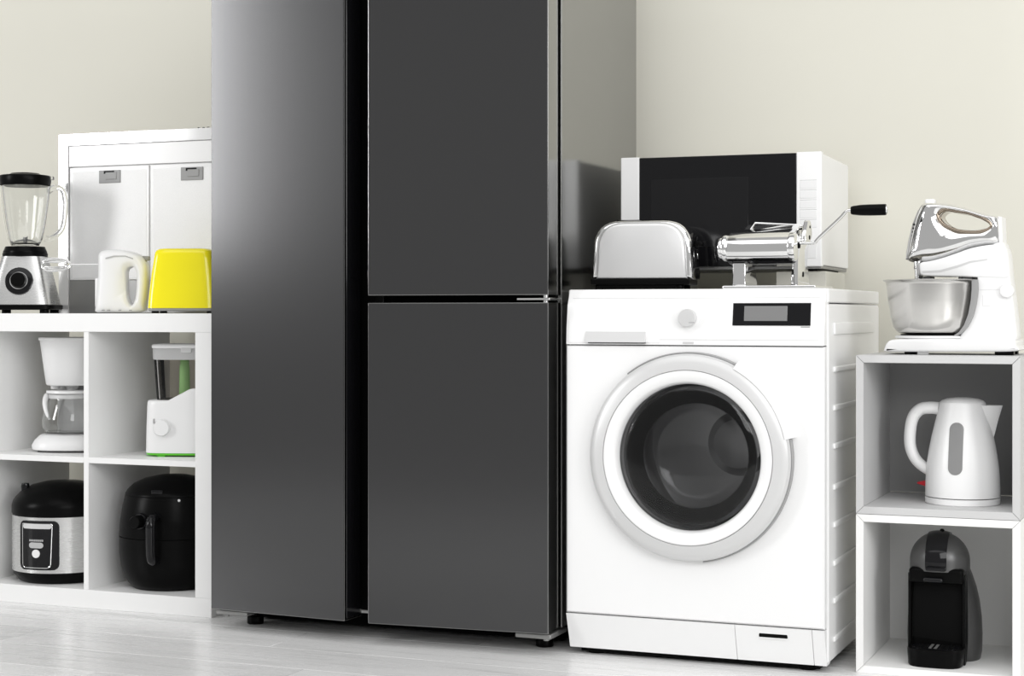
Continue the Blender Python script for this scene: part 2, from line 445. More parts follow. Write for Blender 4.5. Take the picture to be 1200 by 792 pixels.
# ------------------------------------------------------------------ white shelving unit
def shelf_unit():
    XR, YF, D, ZT, T = -2.370, 3.765, 0.385, 0.782, 0.049
    XL = XR-1.47
    t = thing('shelf_unit', 'long white open shelving unit of square compartments left of the fridge', 'shelf', ((XL+XR)/2, YF, 0))
    h = (XR-XL)/2; tt = 0.0155
    obj('top_board', bx(-h, h, 0, D, ZT-T, ZT, 0.0012), 'white_board', t)
    obj('bottom_board', bx(-h, h, 0, D, 0, T, 0.0012), 'white_board', t)
    obj('side_panel', bx(h-T, h, 0, D, T, ZT-T, 0.0012), 'white_board', t)
    obj('side_panel', bx(-h, -h+T, 0, D, T, ZT-T, 0.0012), 'white_board', t)
    pitch = (2*h-2*T+tt)/4
    xs = [-h+T+pitch*(i+1)-tt for i in range(3)]
    for x in xs: obj('divider', bx(x, x+tt, 0.002, D, T, ZT-T, 0.0006, 1), 'white_board', t)
    zm = (T+ZT-T)/2+0.0015
    e = [-h+T]+[x+tt for x in xs]; f2 = xs+[h-T]
    for a, c in zip(e, f2): obj('shelf_board', bx(a, c, 0.002, D, zm-tt/2, zm+tt/2, 0.0006, 1), 'white_board', t)
    return ZT, T, zm+tt/2
SH_TOP, SH_BOT, SH_MID = shelf_unit()

# ------------------------------------------------------------------ refrigerator
def fridge():
    XL, XR, Y0 = -2.281, -1.389, 3.622
    cx = (XL+XR)/2; h = (XR-XL)/2; TOPZ = 1.80
    t = thing('refrigerator', 'tall dark grey steel three-door refrigerator with both sides slightly ajar', 'refrigerator', (cx, Y0, 0))
    obj('cabinet', bx(-h, h, 0.088, 0.645, 0.052, TOPZ, 0.0015), 'fridge_side', t)
    b = bx(-h+0.012, h-0.012, 0.078, 0.09, 0.062, TOPZ-0.01, 0.002); obj('front_frame', b, 'black_matte', t)
    zg0, zg1 = 0.8065, 0.8235
    ang = math.radians(4.0)
    def door(nm, width, z0, z1, hinge_x, sgn, lab):
        # hinge at local origin; width runs towards the middle

        x0, x1 = (0, width) if sgn > 0 else (-width, 0)
        d = obj(nm, bx(x0, x1, 0.0, 0.079, z0, z1, 0.002, 2), 'fridge_side', t); d.location = (hinge_x, 0, 0); d.rotation_euler = (0, 0, -sgn*ang)
        d['label'] = lab
        obj('front_sheet', bx(x0+0.0015, x1-0.0015, -0.0015, 0.004, z0+0.0015, z1-0.0015, 0.0012, 2), 'fridge_front', d)
        xi = x1 if sgn > 0 else x0
        # dark grip recess along the edge facing the middle
        obj('grip_strip', bx(min(xi, xi+sgn*0.0025), max(xi, xi+sgn*0.0025), 0.006, 0.068, z0+0.006, z1-0.006, 0.0008, 1), 'black_gloss', d)
        # gasket on the back of the door
        obj('gasket', bx(x0+0.02, x1-0.02, 0.079, 0.084, z0+0.02, z1-0.02, 0.002, 1), 'black_matte', d)
        return d
    door('tall_door', 0.386, 0.052, TOPZ-0.008, -h, 1, 'full-height left door of dark steel')
    door('upper_door', 0.444, zg1, TOPZ-0.008, h, -1, 'upper right door of dark steel')
    door('lower_door', 0.444, 0.052, zg0, h, -1, 'lower right door of dark steel')
    # vertical handle rail of the left door and middle bar
    obj('centre_bar', bx(-0.024, 0.0, 0.058, 0.079, 0.07, TOPZ-0.02, 0.002, 1), 'black_pl', t)
    obj('catch', bx(-0.032, -0.026, 0.03, 0.075, 0.866, 0.884, 0.002, 1), 'black_gloss', t)
    obj('catch', bx(-0.032, -0.026, 0.03, 0.075, 1.20, 1.25, 0.002, 1), 'black_gloss', t)
    obj('underside_slab', bx(-h+0.03, h-0.03, 0.17, 0.62, 0.006, 0.053), 'black_matte', t)  # black box added to give the underside its deep shade
    # hinges
    b = bx(h-0.085, h-0.004, 0.018, 0.086, zg0+0.005, zg1-0.006, 0.001, 1); cyl(0.006, zg0-0.002, zg1+0.002, h-0.02, 0.035, 0, bm=b, seg=16)
    obj('middle_hinge', b, 'chrome', t)
    for s in (-1, 1):
        xa, xb = (h-0.09, h-0.002) if s > 0 else (-h+0.002, -h+0.09)
        b = bx(xa, xb, 0.02, 0.13, 0.036, 0.047, 0.002, 1); cyl(0.007, 0.03, 0.056, s*(h-0.02), 0.04, 0, bm=b, seg=16)
        hp = obj('lower_hinge', b, 'mid_grey', t)
        cyb = cyl(0.021, 0.0, 0.02, s*(h-0.055), 0.12, 0, seg=24, bev=0.003); cyl(0.008, 0.02, 0.052, s*(h-0.055), 0.12, 0, bm=cyb, seg=16)
        obj('levelling_foot', cyb, 'black_pl', t)
        cyb = cyl(0.021, 0.0, 0.052, s*(h-0.055), 0.58, 0, seg=24, bev=0.003); obj('rear_foot', cyb, 'black_pl', t)
fridge()

# ------------------------------------------------------------------ washing machine
def washer():
    Y0 = 3.653
    XL = onY(663, 500, Y0).x; XR = onY(966, 500, Y0).x
    cx = (XL+XR)/2; h = (XR-XL)/2; D = 0.635
    t = thing('washing_machine', 'white front-loading washing machine with round glass door beside the fridge', 'washing machine', (cx, Y0, 0))
    lz = lambda py, px=815, Y=Y0: onY(px, py, Y).z
    lx = lambda px, Y=Y0: onY(px, 400, Y).x-cx
    ZT = onY(815, 338.6, Y0+0.023).z; ZP = lz(405); ZL = lz(728.3); ZB = 0.017
    # shell without front
    b = bx(-h-0.004, h+0.004, 0.03, D, 0.022, ZT-0.033, 0.006, 2)
    obj('cabinet', b, 'enamel', t)
    b = bx(-h-0.004, h+0.004, 0.028, D, ZT-0.031, ZT, 0.004, 3); obj('top_panel', b, 'enamel', t)
    # opening for the drum is cut by building the front sheet as a rectangle with a round hole
    dc = onY(807, 536, Y0-0.015); dx, dz = dc.x-cx, dc.z
    N = 96; RH = 0.176
    rect = [(-h, ZL+0.0012), (h, ZL+0.0012), (h, ZP-0.001), (-h, ZP-0.001)]
    outer = polar(rect, (dx, dz), N)
    for q in rect:      # pull the nearest sample into each corner
        k = min(range(N), key=lambda i: (outer[i][0]-q[0])**2+(outer[i][1]-q[1])**2); outer[k] = q
    circ = [(dx+RH*math.cos(2*PI*i/N), dz+RH*math.sin(2*PI*i/N)) for i in range(N)]
    ins = [(dx+(u-dx)*(1-0.004/h), dz+(v-dz)*(1-0.003/h)) for u, v in outer]
    R = [[(u, 0.03, v) for u, v in outer], [(u, 0.005, v) for u, v in outer], [(u, 0.0, v) for u, v in ins], [(u, 0.0, v) for u, v in circ], [(u, 0.03, v) for u, v in circ]]
    obj('front_panel', rings(R, False, False), 'enamel', t, 30)
    # control panel, leaning back
    pf = [(0.0, ZP+0.0012), (0.0022, ZP+0.04), (0.009, ZP+0.09), (0.0225, ZT-0.003), (0.026, ZT), (0.05, ZT), (0.05, ZP+0.0012)]
    yf = interp([(z, y) for y, z in pf[:5]])
    b = pillow(pf, -h, h, 0.003, 3, 'X'); obj('control_panel', b, 'enamel', t)
    # thin outline of the inset field: two rails
    z1 = lz(398)
    obj('panel_groove', bx(-h+0.012, h-0.012, yf(z1)-0.0006, yf(z1)+0.001, z1-0.0006, z1+0.0004), 'silver_pl', t)
    zz = ZT-0.02; obj('panel_groove', bx(-h+0.012, h-0.012, yf(zz)-0.0006, yf(zz)+0.001, zz-0.0004, zz+0.0004), 'silver_pl', t)
    # detergent drawer with grip
    xa, xb = lx(686), lx(757); za, zb = lz(401, 720), lz(388.5, 720)
    dr = obj('detergent_drawer', pillow([(yf(ZP+.006)-0.0014, ZP+0.006), (yf(ZP+.05)-0.0014, ZP+0.05), (yf(ZT-.024)-0.0014, ZT-0.024), (yf(ZT-.024)+0.01, ZT-0.024), (yf(ZP+.006)+0.01, ZP+0.006)], -h+0.006, lx(772.5), 0.0006, 1, 'X'), 'enamel', t)
    b = pillow([(yf(za)-0.008, za), (yf(zb)-0.002, zb), (yf(zb)+0.004, zb), (yf(za)+0.004, za)], xa, xb, 0.001, 1, 'X'); obj('drawer_grip', b, 'silver_pl', dr)
    obj('grip_slot', bx(xa+0.008, xb, yf(za)-0.006, yf(za)+0.004, za-0.0022, za-0.0002), 'rubber', dr)
    # knob
    kx, kz = lx(806.5), lz(372.5); ky = yf(kz)
    kb = obj('dial_base', lathe([(0.0255, 0.004), (0.0255, -0.002), (0.0215, -0.004), (0.0, -0.004)], kx, ky, kz, 'Y', 40), 'white_pl', t)
    kn = obj('dial', lathe([(0.0205, 0.0), (0.0198, -0.016), (0.0185, -0.0185), (0.0, -0.019)], kx-0.0005, ky, kz, 'Y', 40), 'silver_pl', t)
    obj('dial_notch', bx(kx+0.005, kx+0.017, ky-0.0195, ky-0.012, kz-0.011, kz-0.0085, 0.0006, 1), 'grey_mark', kn)
    # display
    x0, x1 = lx(858), lx(949.5); z0, z1 = lz(381.5, 903), lz(355, 903)
    q = lambda z: yf(z)
    def slab(x0, x1, z0, z1, up, nm, m, par):
        b = pillow([(q(z0)-up, z0), (q(z1)-up, z1), (q(z1)+0.003, z1), (q(z0)+0.003, z0)], x0, x1, 0.0006, 1, 'X'); return obj(nm, b, m, par)
    dp = slab(x0, x1, z0, z1, 0.0016, 'display', 'black_gloss', t)
    slab(lx(871.5), lx(922), lz(376, 897), lz(358.5, 897), 0.0022, 'screen', 'screen', dp)
    zq = lz(382.8, 943); slab(lx(938), lx(949), zq-0.0012, zq, 0.0006, 'printed_mark', 'black_pl', t)
    zq = lz(401.3, 806); slab(lx(800), lx(813), zq-0.003, zq+0.0015, 0.0008, 'latch_mark', 'silver_pl', t)
    # plinth: two fixed ends and the filter flap
    def plinth(nm, xa, xb):
        b = pillow([(0.001, ZL-0.0012), (0.028, ZB), (0.06, ZB), (0.06, ZL-0.0012)], xa, xb, 0.0012, 2, 'X'); return obj(nm, b, 'enamel', t)
    xf0, xf1 = lx(860.5), lx(951)
    plinth('plinth', -h, xf0-0.0005); plinth('plinth', xf1+0.0005, h)
    fl = plinth('filter_flap', xf0+0.0003, xf1-0.0003)
    zh = lz(744, 905, Y0+0.008); yh = 0.001+(ZL-zh)/(ZL-ZB)*0.027
    obj('flap_slot', bx(lx(888.5), lx(922), yh-0.0012, yh+0.006, zh-0.0055, zh+0.0045, 0.001, 1), 'black_matte', fl)
    obj('flap_lip', bx(lx(888.5), lx(922), yh-0.001, yh+0.006, zh-0.009, zh-0.0058, 0.001, 1), 'enamel', fl)
    # door
    dr = obj('door', lathe([(0.2295, 0.0), (0.2302, -0.012), (0.2285, -0.022), (0.223, -0.028), (0.211, -0.0325), (0.1945, -0.0355), (0.1925, -0.033), (0.1915, -0.005)], dx, 0, dz, 'Y', 128, closed=True), 'silver_pl', t)
    obj('inner_ring', lathe([(0.1925, -0.01), (0.1922, -0.0352), (0.1905, -0.0372), (0.182, -0.0375), (0.170, -0.033), (0.1655, -0.027), (0.1625, -0.012), (0.1615, 0.02), (0.175, 0.02), (0.1915, -0.002)], dx, 0, dz, 'Y', 128, closed=True), 'enamel', dr)
    obj('door_glass', lathe([(0.1625, -0.006), (0.158, -0.012), (0.135, -0.0185), (0.09, -0.022), (0.0, -0.024), (0.0, -0.0205), (0.09, -0.0185), (0.135, -0.015), (0.156, -0.008), (0.1625, -0.002)], dx, 0, dz, 'Y', 96, closed=True), 'door_glass', dr)
    obj('glass_bowl', lathe([(0.150, 0.0), (0.146, 0.02), (0.135, 0.06), (0.122, 0.085), (0.10, 0.1), (0.06, 0.108), (0.0, 0.11), (0.0, 0.106), (0.06, 0.104), (0.098, 0.096), (0.118, 0.082), (0.131, 0.058), (0.142, 0.02), (0.147, 0.0)], dx, 0, dz, 'Y', 96, closed=True), 'bowl_glass', dr)
    obj('gasket', lathe([(0.1755, 0.004), (0.160, 0.02), (0.156, 0.04), (0.168, 0.055), (0.172, 0.07), (0.19, 0.078), (0.195, 0.07), (0.178, 0.06), (0.1758, 0.03)], dx, 0, dz, 'Y', 96, closed=True), 'rubber', t)
    return t, dx, dz, h, cx, Y0, ZT, dr
WT, WDX, WDZ, WH, WCX, WY0, W_TOP, WDOOR = washer()
def washer_more():
    t, dx, dz, h = WT, WDX, WDZ, WH
    # cut the drum opening out of the cabinet shell: the shell gets a front opening and the drum sits inside
    cab = [c for c in t.children if c.name.startswith('cabinet')][0]
    bm = bmesh.new(); bm.from_mesh(cab.data)
    fs = [f for f in bm.faces if f.normal.y < -0.9 and f.calc_area() > 0.05]
    bmesh.ops.delete(bm, geom=fs, context='FACES'); bm.to_mesh(cab.data); bm.free()
    dm = obj('drum', lathe([(0.19, 0.09), (0.235, 0.10), (0.235, 0.40), (0.22, 0.42), (0.08, 0.43), (0.06, 0.41), (0.0, 0.405), (0.0, 0.435), (0.24, 0.44), (0.24, 0.095), (0.19, 0.085)], dx, 0, dz, 'Y', 72, closed=True), 'drum', t)
    for k in range(3):
        a = PI*0.55+k*2*PI/3
        b = bx(-0.035, 0.035, 0.13, 0.39, -0.234, -0.178, 0.02, 4)
        for v in b.verts:
            s = 1-0.5*(v.co.z+0.234)/0.056; v.co.x *= s
            p = v.co.copy(); v.co.x = dx+p.x*math.cos(a)-p.z*math.sin(a); v.co.z = dz+p.x*math.sin(a)+p.z*math.cos(a)
        obj('drum_paddle', b, 'drum', dm)
    # handle shield at the upper right and grey arcs coloured as the shadow in the door gap
    A = math.radians
    b = lathe([(0.2225, -0.0265), (0.2235, -0.0308), (0.233, -0.0285), (0.2405, -0.021), (0.2425, -0.01), (0.2425, 0.0), (0.231, 0.0), (0.2285, -0.02)], dx, 0, dz, 'Y', 40, a0=A(12), a1=A(62), closed=True)
    obj('door_handle', b, 'enamel', WDOOR)
    for a0, a1 in ((62.5, 128), (-82, 11.5)):
        b = lathe([(0.2305, -0.001), (0.2305, -0.0155), (0.2332, -0.0135), (0.2332, -0.001)], dx, 0, dz, 'Y', 48, a0=A(a0), a1=A(a1), closed=True)
        obj('gap_shade', b, 'grey_pl', WDOOR)
    # ribs pressed in the right side
    rb = None
    for py in (385, 433, 478, 523, 571, 615, 660, 704, 749):
        z = onY(976, py, WY0+0.08).z
        big = py == 385
        if rb is None or py == 433:
            r = obj('side_rib', pillow(rpoly([(0.075, -0.014 if big else -0.006), (0.55, -0.014 if big else -0.006), (0.55, 0.014 if big else 0.007), (0.075, 0.014 if big else 0.007)], 0.005), h+0.002, h+0.0085, 0.0035, 3, 'X'), 'enamel', t)
            r.location.z = z
            rb = r
        else: share(rb, t, (0, 0, z))
    obj('underside_slab', bx(-h+0.02, h-0.02, 0.05, 0.6, 0.005, 0.024), 'black_matte', t)  # black slab stands in for the shadow beneath the machine
    for sx in (-1, 1):
        for yy in (0.07, 0.56):
            obj('foot', cyl(0.02, 0.0, 0.03, sx*(h-0.05), yy, 0, seg=24, bev=0.003), 'black_pl', t)
washer_more()

# ------------------------------------------------------------------ storage cubes on the right
CY, CX0 = 3.724, onY(1003, 600, 3.724).x
CS_, CT = 0.345, 0.0165
def cube(z0, m, label, nm='storage_cube'):
    t = thing(nm, label, 'storage cube', (CX0+CS_/2, CY, z0), 0, 'stacked storage cubes')
    h = CS_/2; D = 0.345
    # mitred boards: each front end is cut at 45 degrees
    def board(nm, a, b_, c, d):
        obj(nm, pillow([a, b_, c, d], 0, D, 0.0008, 1), m, t)
    g = 0.0003
    board('top_board', (-h+g, CS_), (h-g, CS_), (h-CT-g, CS_-CT), (-h+CT+g, CS_-CT))
    board('bottom_board', (-h+g, 0), (-h+CT+g, CT), (h-CT-g, CT), (h-g, 0))
    board('side_panel', (-h, g), (-h, CS_-g), (-h+CT, CS_-CT-g), (-h+CT, CT+g))
    board('side_panel', (h, g), (h-CT, CT+g), (h-CT, CS_-CT-g), (h, CS_-g))
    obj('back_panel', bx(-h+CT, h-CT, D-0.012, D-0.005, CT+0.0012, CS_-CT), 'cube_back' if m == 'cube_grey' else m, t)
    return t
cube(0.0, 'cube_white', 'white square storage cube standing on the floor, the lower of two')
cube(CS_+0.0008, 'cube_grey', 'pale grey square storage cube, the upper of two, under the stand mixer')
C_TOP = 2*CS_+0.0008
C_MID = CS_+0.0008+CT

# ------------------------------------------------------------------ white kettle in the upper cube
def kettle():
    Y = 3.87; c = onY(1128, 560, Y); S = 0.001868
    t = thing('electric_kettle', 'white plastic electric kettle with grey water window in the pale grey cube', 'kettle', (c.x, Y, C_MID))
    tab = [(594, 42.6), (590, 43), (586.5, 43), (575, 43), (560, 42.4), (545, 41), (530, 38.6), (515, 35.6), (500, 32.0), (488, 29.0), (476, 26.6)]
    zf = lambda py: max(0.0, (594.5-py)*S)
    Rf = interp([(zf(p), r*S) for p, r in tab])
    prof = [(Rf(z)*1.0, z) for z in [zf(586)+0.0006]+[zf(586)-(zf(586)-zf(476))*k/28 for k in range(1, 29)]]
    body = obj('body', lathe([(0.0, prof[0][1])]+prof+[(0.0, zf(476))], 0, 0, 0, seg=64), 'white_pl', t, 50)
    obj('power_base', lathe([(0.0, 0), (0.0785, 0), (0.0805, 0.002), (0.0808, zf(586.6)-0.001), (0.079, zf(586.6)-0.0002), (0.0, zf(586.6)-0.0002)], seg=64), 'white_pl', t)
    obj('lid', lathe([(26.2*S, zf(476.5)), (26.4*S, zf(475.2)), (24*S, zf(473)), (18*S, zf(470.8)), (9*S, zf(469.6)), (0, zf(469.3))], seg=48), 'white_pl', t)
    # spout at the right: a wedge growing out of the body
    rs = []
    for py, tip, wd in ((478, 46.0, 9), (488, 43.0, 8), (498, 40.2, 6.5), (508, 37.8, 4), (516, 35.8, 1.2)):
        z = zf(py); x0 = Rf(z)*0.55; x1 = tip*S; w = wd*S
        rs.append([(x0, -w*1.7, z), ((x0+x1)/2, -w*1.35, z), (x1-0.004, -w*0.5, z), (x1, 0, z), (x1-0.004, w*0.5, z), ((x0+x1)/2, w*1.35, z), (x0, w*1.7, z)])
    obj('spout', rings(rs), 'white_pl', t, 50)
    # handle
    P = lambda px, py: ((px-1128)*S, 0, zf(py))
    pts = spl([P(1101, 483), P(1090, 482.5), P(1079, 484.5), P(1070.5, 494), P(1067, 510), P(1067, 528), P(1072, 542), P(1080, 551), P(1091, 558)], 5)
    n = len(pts)
    obj('handle', tube(pts, 0.012, 16, radii=[(7.6-1.2*i/n)*S for i in range(n)], flat=1.25), 'white_pl', t, 60)
    # water level window, turned slightly left
    vis = -PI/2+math.radians(8.0)-math.asin(8.3/39)
    wf = obj('water_window', cpatch(16.5*S, zf(558), zf(497.5), 8.0*S, Rf, 0.0008, ac=vis), 'water_window', t)
    # red switch at the foot of the handle
    obj('power_switch', pillow(rpoly([P(1090, 568)[0::2], P(1090, 577)[0::2], P(1075.5, 572.8)[0::2], P(1076, 571.2)[0::2]], 0.0015), -0.012, 0.012, 0.002, 2), 'red', t)
kettle()

# ------------------------------------------------------------------ capsule coffee machine in the lower cube
def capsule():
    Y = 3.845; c = onY(1102, 760, Y); S = 3.766/FPX
    t = thing('capsule_coffee_machine', 'dark grey and black capsule coffee machine with round head in the lower white cube', 'coffee machine', (c.x, Y, CT))
    zf = lambda py: max(0.0, (773.5-py)*S)
    # grey rear body (waisted egg), its centre pushed back
    tab = [(779, 41, 0.058), (765, 42.5, 0.06), (745, 43, 0.061), (725, 42, 0.061), (705, 39.5, 0.06), (690, 36, 0.057), (675, 31, 0.05), (665, 27, 0.045), (655, 24, 0.04)]
    rs = [sring(0.002, 0.055, zf(py), a*S, d*1.1, 2.6, 56) for py, a, d in tab]
    obj('rear_body', rings(rs), 'dark_grey', t, 60)
    # round head
    hc = ((1103.5-1104)*S, 0.0, zf(656)); R = 34.2*S
    def dome(nm, m, x0, x1, rad, z_lo):
        bm = bmesh.new(); rr = []
        N = 32
        for i in range(29):
            x = (x0+x1)/2-(x1-x0)/2*math.cos(PI*i/28); r = math.sqrt(max(1e-5, rad*rad-x*x))
            q = []
            for k in range(N+1):
                a = -0.05+(PI+0.10)*k/N
                q.append((hc[0]+x, hc[1]-r*math.cos(a), hc[2]+r*math.sin(a)*0.97))
            q += [(hc[0]+x, hc[1]+r*0.98, z_lo), (hc[0]+x, hc[1]-r*0.98, z_lo)]
            rr.append(q)
        return obj(nm, rings(rr, bm=bm), m, t, 50)
    dome('head_shell', 'dark_grey', -R+0.0004, R-0.0004, R, zf(666))
    band = dome('lever_band', 'black_gloss', -12.3*S, 12.0*S, R+0.003, zf(662))
    obj('locking_lever', bx(-0.022, 0.022, hc[1]-R-0.0095, hc[1]-R+0.02, zf(664), zf(659.5), 0.003, 2), 'black_gloss', t)
    k = lathe([(0.0, zf(630)), (0.004, zf(629)), (0.0055, zf(624)), (0.0055, zf(621.5)), (0.003, zf(619.5)), (0.0, zf(619.2))], 2.0*S, 0.0, 0, seg=20); obj('lever_knob', k, 'black_pl', t)
    # capsule holder and spout block under the head
    b = bx(-32*S, 30*S, -0.058, 0.02, zf(680), zf(662), 0.008, 3); obj('capsule_holder', b, 'black_pl', t)
    b = bx(-15*S, 8*S, -0.07, -0.02, zf(678), zf(672), 0.005, 3); obj('holder_grip', b, 'black_gloss', t)
    # black front column, concave in the middle
    op = [( -33, 779), (-35, 745), (-34.5, 710), (-32.5, 680), (-31, 668), (28.5, 668), (30.5, 690), (31.5, 720), (31.5, 750), (30, 779)]
    b = pillow([(x*S, zf(y)) for x, y in op], -0.026, 0.02, 0.004, 3); obj('front_column', b, 'black_pl', t)
    b = pillow([(x*S*0.86, zf(y)) for x, y in op[1:-1]], -0.0275, -0.02, 0.0, 1); obj('column_inlay', b, 'black_matte', t)
    for s in (-1, 1):
        b = pillow([((s*(32.2 if s < 0 else 29.5)+dx)*S, zf(y)) for dx, y in ((-1.6, 777), (1.6, 777), (1.6, 670), (-1.6, 670))], -0.042, -0.02, 0.002, 2)
        obj('side_rail', b, 'black_pl', t)
    # drip tray
    rs = [sring(-0.002, -0.05, z, a*S, 0.046, 3.2, 48) for z, a in ((0.0, 29.5), (0.003, 31), (0.036, 32), (0.0385, 31.2))]
    tr = obj('drip_tray', rings(rs), 'black_pl', t, 50)
    rs = [sring(-0.002, -0.05, z, 27*S, 0.036, 3.2, 40) for z in (0.038, 0.0395)]
    obj('tray_grate', rings(rs), 'black_gloss', tr)
    for i in range(7):
        x = (-18+6*i)*S; obj('grate_slot', bx(x-0.003, x+0.003, -0.078, -0.03, 0.0393, 0.0399), 'mid_grey' if i in (2, 3) else 'black_matte', tr)
capsule()

# ------------------------------------------------------------------ stand mixer on the cubes
def stand_mixer():
    Y = 3.885; c = onY(1120, 414, Y)
    t = thing('stand_mixer', 'white and chrome stand mixer with steel bowl on top of the storage cubes', 'mixer', (c.x, Y, C_TOP))
    base_py = HOR+(EYE-C_TOP)*FPX/(Y/(CS+SN*(1120-600)/FPX))
    P = lambda px, py: onP(px, py, c.x, Y, C_TOP, 0.0)
    L = lambda *q: [P(*p) for p in q]
    # foot plate
    out = spl(L((1043.5, 409), (1046, 402), (1053, 397.5), (1075, 396.5), (1120, 396.5), (1160, 397), (1192, 398), (1195, 404), (1195.5, 410.5), (1150, 411.3), (1080, 411.3), (1046, 411)), 4, True)
    obj('foot_plate', pillow(out, -0.085, 0.085, 0.006, 4), 'white_pl', t, 50)
    # column with concave front
    out = L((1148, 326), (1149, 338), (1147.5, 352), (1144, 368), (1138, 381), (1130, 390), (1126, 397), (1126, 404), (1195, 404), (1193, 380), (1189.5, 350), (1185.5, 320), (1182.5, 300), (1180, 286), (1176, 284), (1165, 287), (1150, 300))
    obj('column', pillow(chk(out, 4), -0.045, 0.045, 0.004, 3), 'white_pl', t, 50)
    # swing arm under the motor head
    out = L((1081, 308), (1092, 307), (1108, 303), (1124, 297.5), (1140, 291.5), (1158, 288), (1177, 286.5), (1183, 292), (1186, 322), (1185, 327), (1150, 325.3), (1120, 324.6), (1100, 324.4), (1083, 323.6), (1081.5, 319))
    obj('swing_arm', pillow(chk(out, 4), -0.047, 0.047, 0.004, 3), 'white_pl', t, 50)
    out = L((1084, 318), (1105, 317), (1125, 311.5), (1140, 306.5), (1160, 304), (1160, 305.5), (1141, 308.5), (1126, 314), (1106, 319.5), (1085, 320.5))
    obj('arm_groove', pillow(out, -0.0476, 0.0476, 0.0, 1), 'silver_pl', t)
    # chrome motor head with the handle opening
    oc = P(1134, 262)
    out = spl(L((1064, 305.5), (1064.5, 297), (1067, 283), (1071.5, 265), (1077, 250), (1082.5, 240), (1087, 237.8), (1100, 238.4), (1115, 240), (1132, 243.8), (1147, 248.5), (1160, 252.2), (1172, 253.8), (1175, 256), (1175.8, 270), (1175.5, 286.5), (1158, 288.5), (1140, 292), (1124, 298), (1108, 303.5), (1092, 307.5), (1078, 308)), 4, True)
    hol = spl(L((1104.5, 256), (1107, 250.5), (1113, 248), (1122, 249.5), (1136, 251.5), (1150, 256), (1160, 261), (1163, 265), (1159, 269), (1148, 271.5), (1136, 271.5), (1123, 269.5), (1111, 264)), 4, True)
    N = 120
    hd = obj('motor_head', dome_ring(polar(out, oc, N), polar(hol, oc, N), 0.016, 0.05, 0.040, 14), 'chrome', t, 70)
    rim = [(oc[0]+(u-oc[0])*1.07, oc[1]+(v-oc[1])*1.13) for u, v in polar(hol, oc, 60)]
    for s in (-1, 1):
        b = tube([(u, s*0.0445, v) for u, v in rim], 0.0036, 10, closed=True); obj('handle_rim', b, 'bronze', hd)
    b = pillow(polar([(oc[0]+(u-oc[0])*1.005, oc[1]+(v-oc[1])*1.005) for u, v in hol], oc, N), -0.03, 0.03, 0.0, 1, hole=polar([(oc[0]+(u-oc[0])*0.97, oc[1]+(v-oc[1])*0.96) for u, v in hol], oc, N)); obj('handle_liner', b, 'bronze', hd)
    # dark air vent down the nose
    out = L((1082, 241), (1085, 241), (1079.5, 258), (1075, 276), (1072, 290), (1071, 305), (1063.6, 304.5), (1064.3, 296), (1067, 281), (1071.5, 263), (1077, 249))
    vn = obj('nose_vent', pillow(out, -0.0315, 0.0315, 0.006, 2), 'mid_grey', hd)
    b0 = None
    for i in range(9):
        q = P(1066.4+0.55*i, 299-4.4*i)
        for s in (-1,):
            if b0 is None: b0 = obj('vent_slot', bx(-0.0035, 0.0045, -0.0322, -0.031, -0.0016, 0.0016), 'black_matte', vn); b0.location = (q[0]+0.0065, 0, q[1])
            else: share(b0, vn, (q[0]+0.0065, 0, q[1]))
    q = P(1090, 236); obj('eject_button', bx(q[0]-0.010, q[0]+0.012, -0.014, 0.014, q[1]-0.006, q[1]+0.005, 0.004, 3), 'white_pl', hd)
    # rear end plate of head
    out = L((1172, 254.5), (1176.5, 255), (1177.5, 286), (1173, 286.5)); obj('rear_cap', pillow(out, -0.042, 0.042, 0.003, 2), 'white_pl', hd)
    # beater sockets
    for yy in (-0.018, 0.018):
        q = P(1078, 308); r = P(1078, 332)
        b = cyl(0.0065, r[1], q[1]+0.004, q[0]-0.002, yy, 0, seg=20); cyl(0.0085, q[1]-0.014, q[1]+0.003, q[0]-0.002, yy, 0, seg=20, bm=b); obj('beater_shaft', b, 'chrome', t)
        # wire whisk loops inside the bowl
        bm = bmesh.new()
        for kk in range(2):
            a = kk*PI/2
            pts = [(q[0]-0.002+math.cos(a)*x, yy+math.sin(a)*x, r[1]+z) for x, z in spl([(0.0, 0.002), (0.016, -0.012), (0.02, -0.045), (0.012, -0.064), (0.0, -0.068), (-0.012, -0.064), (-0.02, -0.045), (-0.016, -0.012), (0.0, 0.002)], 4)]
            tube(pts, 0.0018, 8, bm=bm)
        obj('beater', bm, 'chrome', t)
    # bowl
    q = P(1092.3, 328.5); qb = P(1092, 391); R = 56.8*(Y/(CS+SN*(1092-600)/FPX))/FPX; S = R/56.8
    zb, zt = qb[1], q[1]
    pr = [(0.0, zb), (30*S, zb), (37*S, zb+0.0015), (41*S, zb+0.006), (44.5*S, zb+0.016), (47.5*S, zb+0.04), (50.5*S, zb+0.075), (52.5*S, zt-0.008), (53*S, zt-0.004), (56.5*S, zt-0.0005), (56.8*S, zt+0.0008), (55.8*S, zt+0.0016), (52*S, zt-0.002), (51.4*S, zt-0.008), (49.5*S, zb+0.075), (46.5*S, zb+0.04), (43*S, zb+0.016), (38*S, zb+0.006), (30*S, zb+0.003), (0.0, zb+0.003)]
    bo = obj('bowl', lathe(pr, q[0], 0, 0, seg=96), 'bowl_steel', t, 50)
    pr = [(0, qb[1]-0.0006), (36*S, qb[1]-0.0006), (36*S, qb[1]-0.0034), (0, qb[1]-0.0034)]
    obj('turntable_gap', lathe(pr, q[0], 0, 0, seg=64), 'black_matte', t)
    pr = [(0, qb[1]-0.0034), (40*S, qb[1]-0.0034), (42*S, qb[1]-0.0045), (42.5*S, qb[1]-0.009), (41*S, qb[1]-0.0105), (0, qb[1]-0.0105)]
